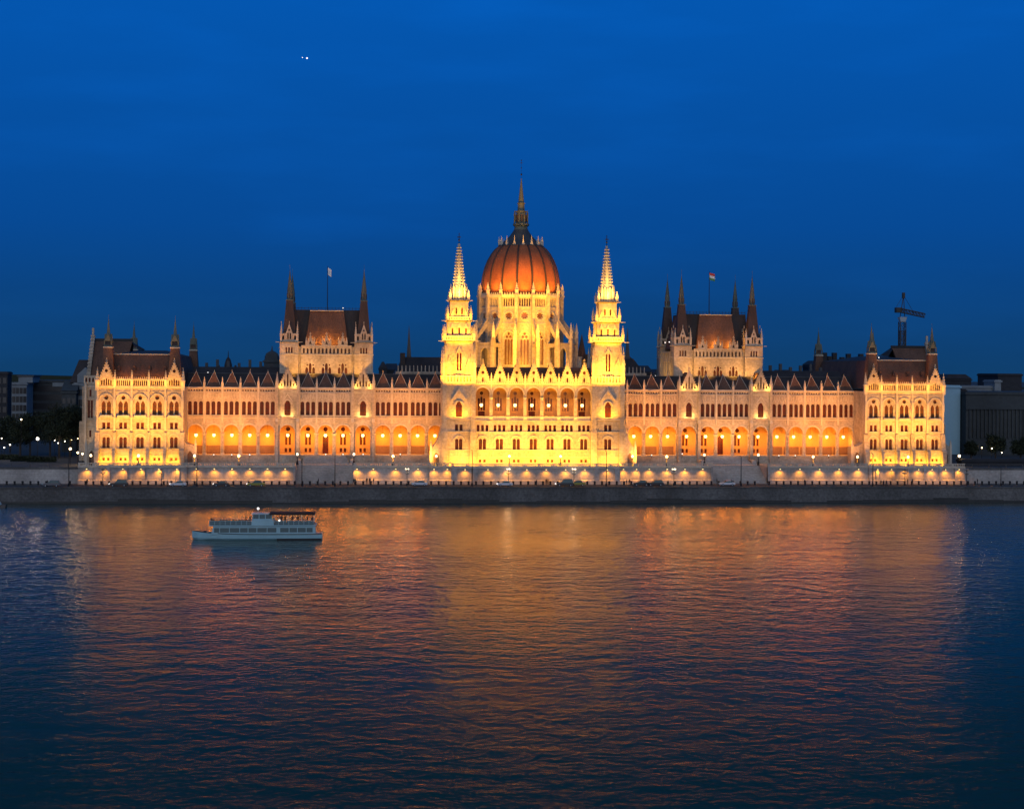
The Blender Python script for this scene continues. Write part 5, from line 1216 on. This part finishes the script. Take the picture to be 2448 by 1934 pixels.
# ================================================================== FLOODLIGHTS
K = 1.12
GOLD = (1, .42, .012)
for s in (-1, 1):
    c0 = XC+s*109.4
    for i in range(-2, 3):
        x = c0+i*4.62
        lamp('AREA', (x, -12.7, 8.75), 680*K, GOLD, (x, -10.4, 11.2), 170, sx=3, sy=.3)
        for k in (-1, 1):
            if abs(i) == 2: lamp('POINT', (x+k*1.95, -11.7, 30.9), 60*K, YEL, rad=.2)
    for i in (-1, 0, 1): lamp('POINT', (c0+i*4.62, -9.15, 31.9), 330*K, (1, .32, .02), rad=.2)
    lamp('AREA', (c0, -12.6, 30.2), 700*K, YEL, (c0, -8, 34.5), 140, sx=22, sy=.3)
    lamp('AREA', (c0, -19.6, 9.9), 6800*K, (1, .39, .02), (c0, -10, 29), 90, sx=22, sy=.4)
    lamp('SPOT', (c0-s*13.5, -9, 31.0), 900*K, (1, .5, .10), (c0-s*9.5, -7.8, 38), 90, .8, .2)
    lamp('SPOT', (XC+s*127, -3, 9.5), 1800*K, WHT, (XC+s*124, 8, 22), 100, .8, .3)
    lamp('SPOT', (XC+s*123.2, 5.5, 20.6), 260*K, YEL, (XC+s*123.2, 8, 26), 110, .8, .2)
    # wings
    lamp('AREA', (XC+s*85.5, -19.4, 9.9), 4600*K, PINK, (XC+s*85.5, 0, 26.5), 90, sx=17, sy=.4)
    lamp('AREA', (XC+s*35.5, -19.4, 9.9), 3700*K, PINK, (XC+s*35.5, 0, 26.5), 90, sx=13, sy=.4)
    lamp('AREA', (XC+s*58.4, -9, 9.2), 3000*K, (1, .40, .07), (XC+s*58.4, 0, 27), 110, sx=14, sy=.4)
    for u in (47.7, 69.25):
        for k in (-1, 1):
            lamp('POINT', (XC+s*u+k*1.15, -1.3, 22.5), 130*K, (1, .58, .14), rad=.15)
            lamp('POINT', (XC+s*u+k*1.9, -1.3, 30.7), 170*K, (1, .56, .10), rad=.15)
    # halls: floods standing on the wing roof
    for u in (-9.5, -4, 4, 9.5): lamp('SPOT', (XC+s*58.4+u, 2.4, 34.2), 2600*K, (1, .43, .05), (XC+s*58.4+u*1.05, 9, 37.0), 125, .9, .3)
    for u, p in ((-4.4, 420), (0, 1100), (4.4, 420)): lamp('POINT', (XC+s*58.4+u, 9.55, 43.6), p*K, (1, .40, .04), rad=.2)
    if s > 0:
        for y in (14, 24): lamp('SPOT', (XC+39.5, y, 34), 1500, (1, .5, .08), (XC+45.8, y, 37), 120, .9, .3)
    # towers: floods at the foot and on outriggers at every balcony
    cx = XC+s*21.1
    lamp('AREA', (cx, -18.6, 8.75), 1000*K, GOLD, (cx, -15.8, 11.8), 170, sx=6, sy=.3); lamp('AREA', (cx, -21.2, 9.2), 700*K, YEL, (cx, -15.8, 23), 130, sx=6, sy=.4)
    lamp('SPOT', (cx+s*6.9, -19.5, 9.0), 1500*K, GOLD, (cx+s*5.5, -15, 13), 110, .8, .2)
    for k in (-1, 1):
        lamp('POINT', (cx+k*1.3, -16.9, 22.7), 70*K, GOLD, rad=.15)
    lamp('AREA', (cx, -17.6, 21.9), 750*K, YEL, (cx, -15.8, 27), 140, sx=5, sy=.3)
    lamp('AREA', (cx, -19.8, 32.0), 3900*K, GOLD, (cx, -15.2, 39), 140, sx=8, sy=.4)
    lamp('AREA', (cx, -18.4, 43.6), 1500*K, GOLD, (cx, -14.6, 47.0), 140, sx=6.5, sy=.4)
    lamp('AREA', (cx, -17.0, 49.6), 850*K, GOLD, (cx, -14, 52.8), 140, sx=5.5, sy=.4)
    lamp('AREA', (cx, -16.4, 55.4), 2000*K, (1, .52, .08), (cx, -12.6, 64), 120, sx=4, sy=.4)
    for k in (-1, 1):
        lamp('AREA', (cx+k*7.2, -11.6, 32.3), 1500*K, YEL, (cx+k*3.8, -11.6, 39), 140, sx=5, sy=.4)
        lamp('AREA', (cx+k*5.8, -11.6, 43.9), 800*K, GOLD, (cx+k*3.0, -11.6, 47), 140, sx=4, sy=.4)
# centre
for i in range(-3, 4):
    x = XC+i*4.79
    pass
    for k in (-1, 1): lamp('POINT', (x+k*1.9, -16.3, 32.4), 60*K, GOLD, rad=.15)
lamp('AREA', (XC, -18.8, 8.75), 7500*K, GOLD, (XC, -15, 12.5), 170, sx=33, sy=.3)
lamp('AREA', (XC, -16.9, 21.3), 1500*K, YEL, (XC, -15, 27.5), 140, sx=32, sy=.3)
lamp('AREA', (XC, -19.6, 31.0), 3800*K, GOLD, (XC, -15, 36), 130, sx=32, sy=.3)
lamp('AREA', (XC, -22.3, 9.9), 7000*K, (1, .40, .02), (XC, -15, 26), 110, sx=32, sy=.4)
# drum and dome
for u, y in ((-12, -3), (-6, -5.5), (0, -6), (6, -5.5), (12, -3)):
    lamp('SPOT', (XC+u, y, 36.9), 9500*K, (1, .42, .02), (XC+u*.5, 10, 45), 110, .8, .3)
for u, y in ((-9, -8), (0, -9), (9, -8)): lamp('SPOT', (XC+u, y, 37.0), 34000*K, GOLD, (XC+u*.4, 9, 54), 60, .8, .3)
for u in (-14, 14): lamp('SPOT', (XC+u, -9, 38), 78000*K, (1, .44, .02), (XC+u*.35, 12, 66), 34, .9, .3)
for i in range(-5, 6):
    a = -PI/2+i*PI/8
    lamp('SPOT', (CX+14.4*math.cos(a), CY+14.4*math.sin(a), 58.6), (2300-abs(i)*200)*K, (1, .46, .05), (CX+10.5*math.cos(a), CY+10.5*math.sin(a), 67), 110, .9, .3)
lamp('SPOT', (XC-1.5, 13, 76), 220, (1, .7, .2), (XC, CY, 82), 90, .9, .3)

# soft afterglow from the western sky behind the viewer
d = bpy.data.lights.new('sun', 'SUN'); d.energy = .88; d.angle = math.radians(70); d.color = (1, .97, .92)
o = bpy.data.objects.new('sun', d); C.objects.link(o); o.rotation_euler = (math.radians(68), 0, math.radians(-8))

# ------------------------------------------------------------------ world
w = bpy.data.worlds.new('World'); sc.world = w; w.use_nodes = True; nt = w.node_tree
bg = nt.nodes['Background']
sky = nt.nodes.new('ShaderNodeTexSky'); sky.sky_type = 'NISHITA'; sky.sun_disc = False; sky.sun_elevation = math.radians(-3.5); sky.sun_rotation = math.radians(188); sky.ozone_density = 6
tc = nt.nodes.new('ShaderNodeTexCoord'); sx = nt.nodes.new('ShaderNodeSeparateXYZ'); nt.links.new(tc.outputs['Generated'], sx.inputs[0])
rp = nt.nodes.new('ShaderNodeValToRGB'); nt.links.new(sx.outputs['Z'], rp.inputs[0]); cr_ = rp.color_ramp
cols = [(0, (.0050, .048, .145)), (.04, (.0036, .055, .205)), (.09, (.0022, .068, .300)), (.23, (.0012, .096, .44)), (.42, (.0025, .085, .30)), (1, (.004, .07, .20))]
cr_.elements[0].position = 0; cr_.elements[0].color = (*cols[0][1], 1); cr_.elements[1].position = 1; cr_.elements[1].color = (*cols[-1][1], 1)
for p, c in cols[1:-1]: e = cr_.elements.new(p); e.color = (*c, 1)
mp = nt.nodes.new('ShaderNodeMapping'); mp.inputs['Scale'].default_value = (3, 3, 14); nt.links.new(tc.outputs['Generated'], mp.inputs[0])
nz = nt.nodes.new('ShaderNodeTexNoise'); nz.inputs['Scale'].default_value = 2.2; nz.inputs['Detail'].default_value = 6; nt.links.new(mp.outputs[0], nz.inputs['Vector'])
mr = nt.nodes.new('ShaderNodeMapRange'); mr.inputs['From Min'].default_value = .5; mr.inputs['From Max'].default_value = .78; mr.inputs['To Min'].default_value = .99; mr.inputs['To Max'].default_value = 1.12; nt.links.new(nz.outputs['Fac'], mr.inputs['Value'])
vm = nt.nodes.new('ShaderNodeVectorMath'); vm.operation = 'SCALE'; nt.links.new(rp.outputs[0], vm.inputs[0]); nt.links.new(mr.outputs[0], vm.inputs['Scale'])
v2 = nt.nodes.new('ShaderNodeVectorMath'); v2.operation = 'SCALE'; v2.inputs['Scale'].default_value = .02; nt.links.new(sky.outputs[0], v2.inputs[0])
v3 = nt.nodes.new('ShaderNodeVectorMath'); v3.operation = 'ADD'; nt.links.new(vm.outputs[0], v3.inputs[0]); nt.links.new(v2.outputs[0], v3.inputs[1])
nt.links.new(v3.outputs[0], bg.inputs[0]); bg.inputs[1].default_value = 1

# ------------------------------------------------------------------ camera
cam = bpy.data.cameras.new('camera'); co = bpy.data.objects.new('camera', cam); C.objects.link(co)
cam.sensor_width = 36; cam.lens = f_/2448*36; cam.clip_end = 12000; cam.clip_start = 1
cam.shift_y = -(967-890)/2448
fw = Vector((math.sin(th_), math.cos(th_), 0)); rt = Vector((math.cos(th_), -math.sin(th_), 0)); up = Vector((0, 0, 1))
R = Matrix((rt, up, -fw)).transposed().to_4x4()
co.matrix_world = Matrix.Translation((0, -460, 35)) @ R @ Matrix.Rotation(ro_, 4, 'Z')
sc.camera = co
sc.view_settings.view_transform = 'Standard'; sc.view_settings.look = 'None'; sc.view_settings.exposure = 0; sc.view_settings.gamma = 1
sc.cycles.max_bounces = 5; sc.cycles.diffuse_bounces = 2; sc.cycles.glossy_bounces = 3; sc.cycles.sample_clamp_indirect = 6
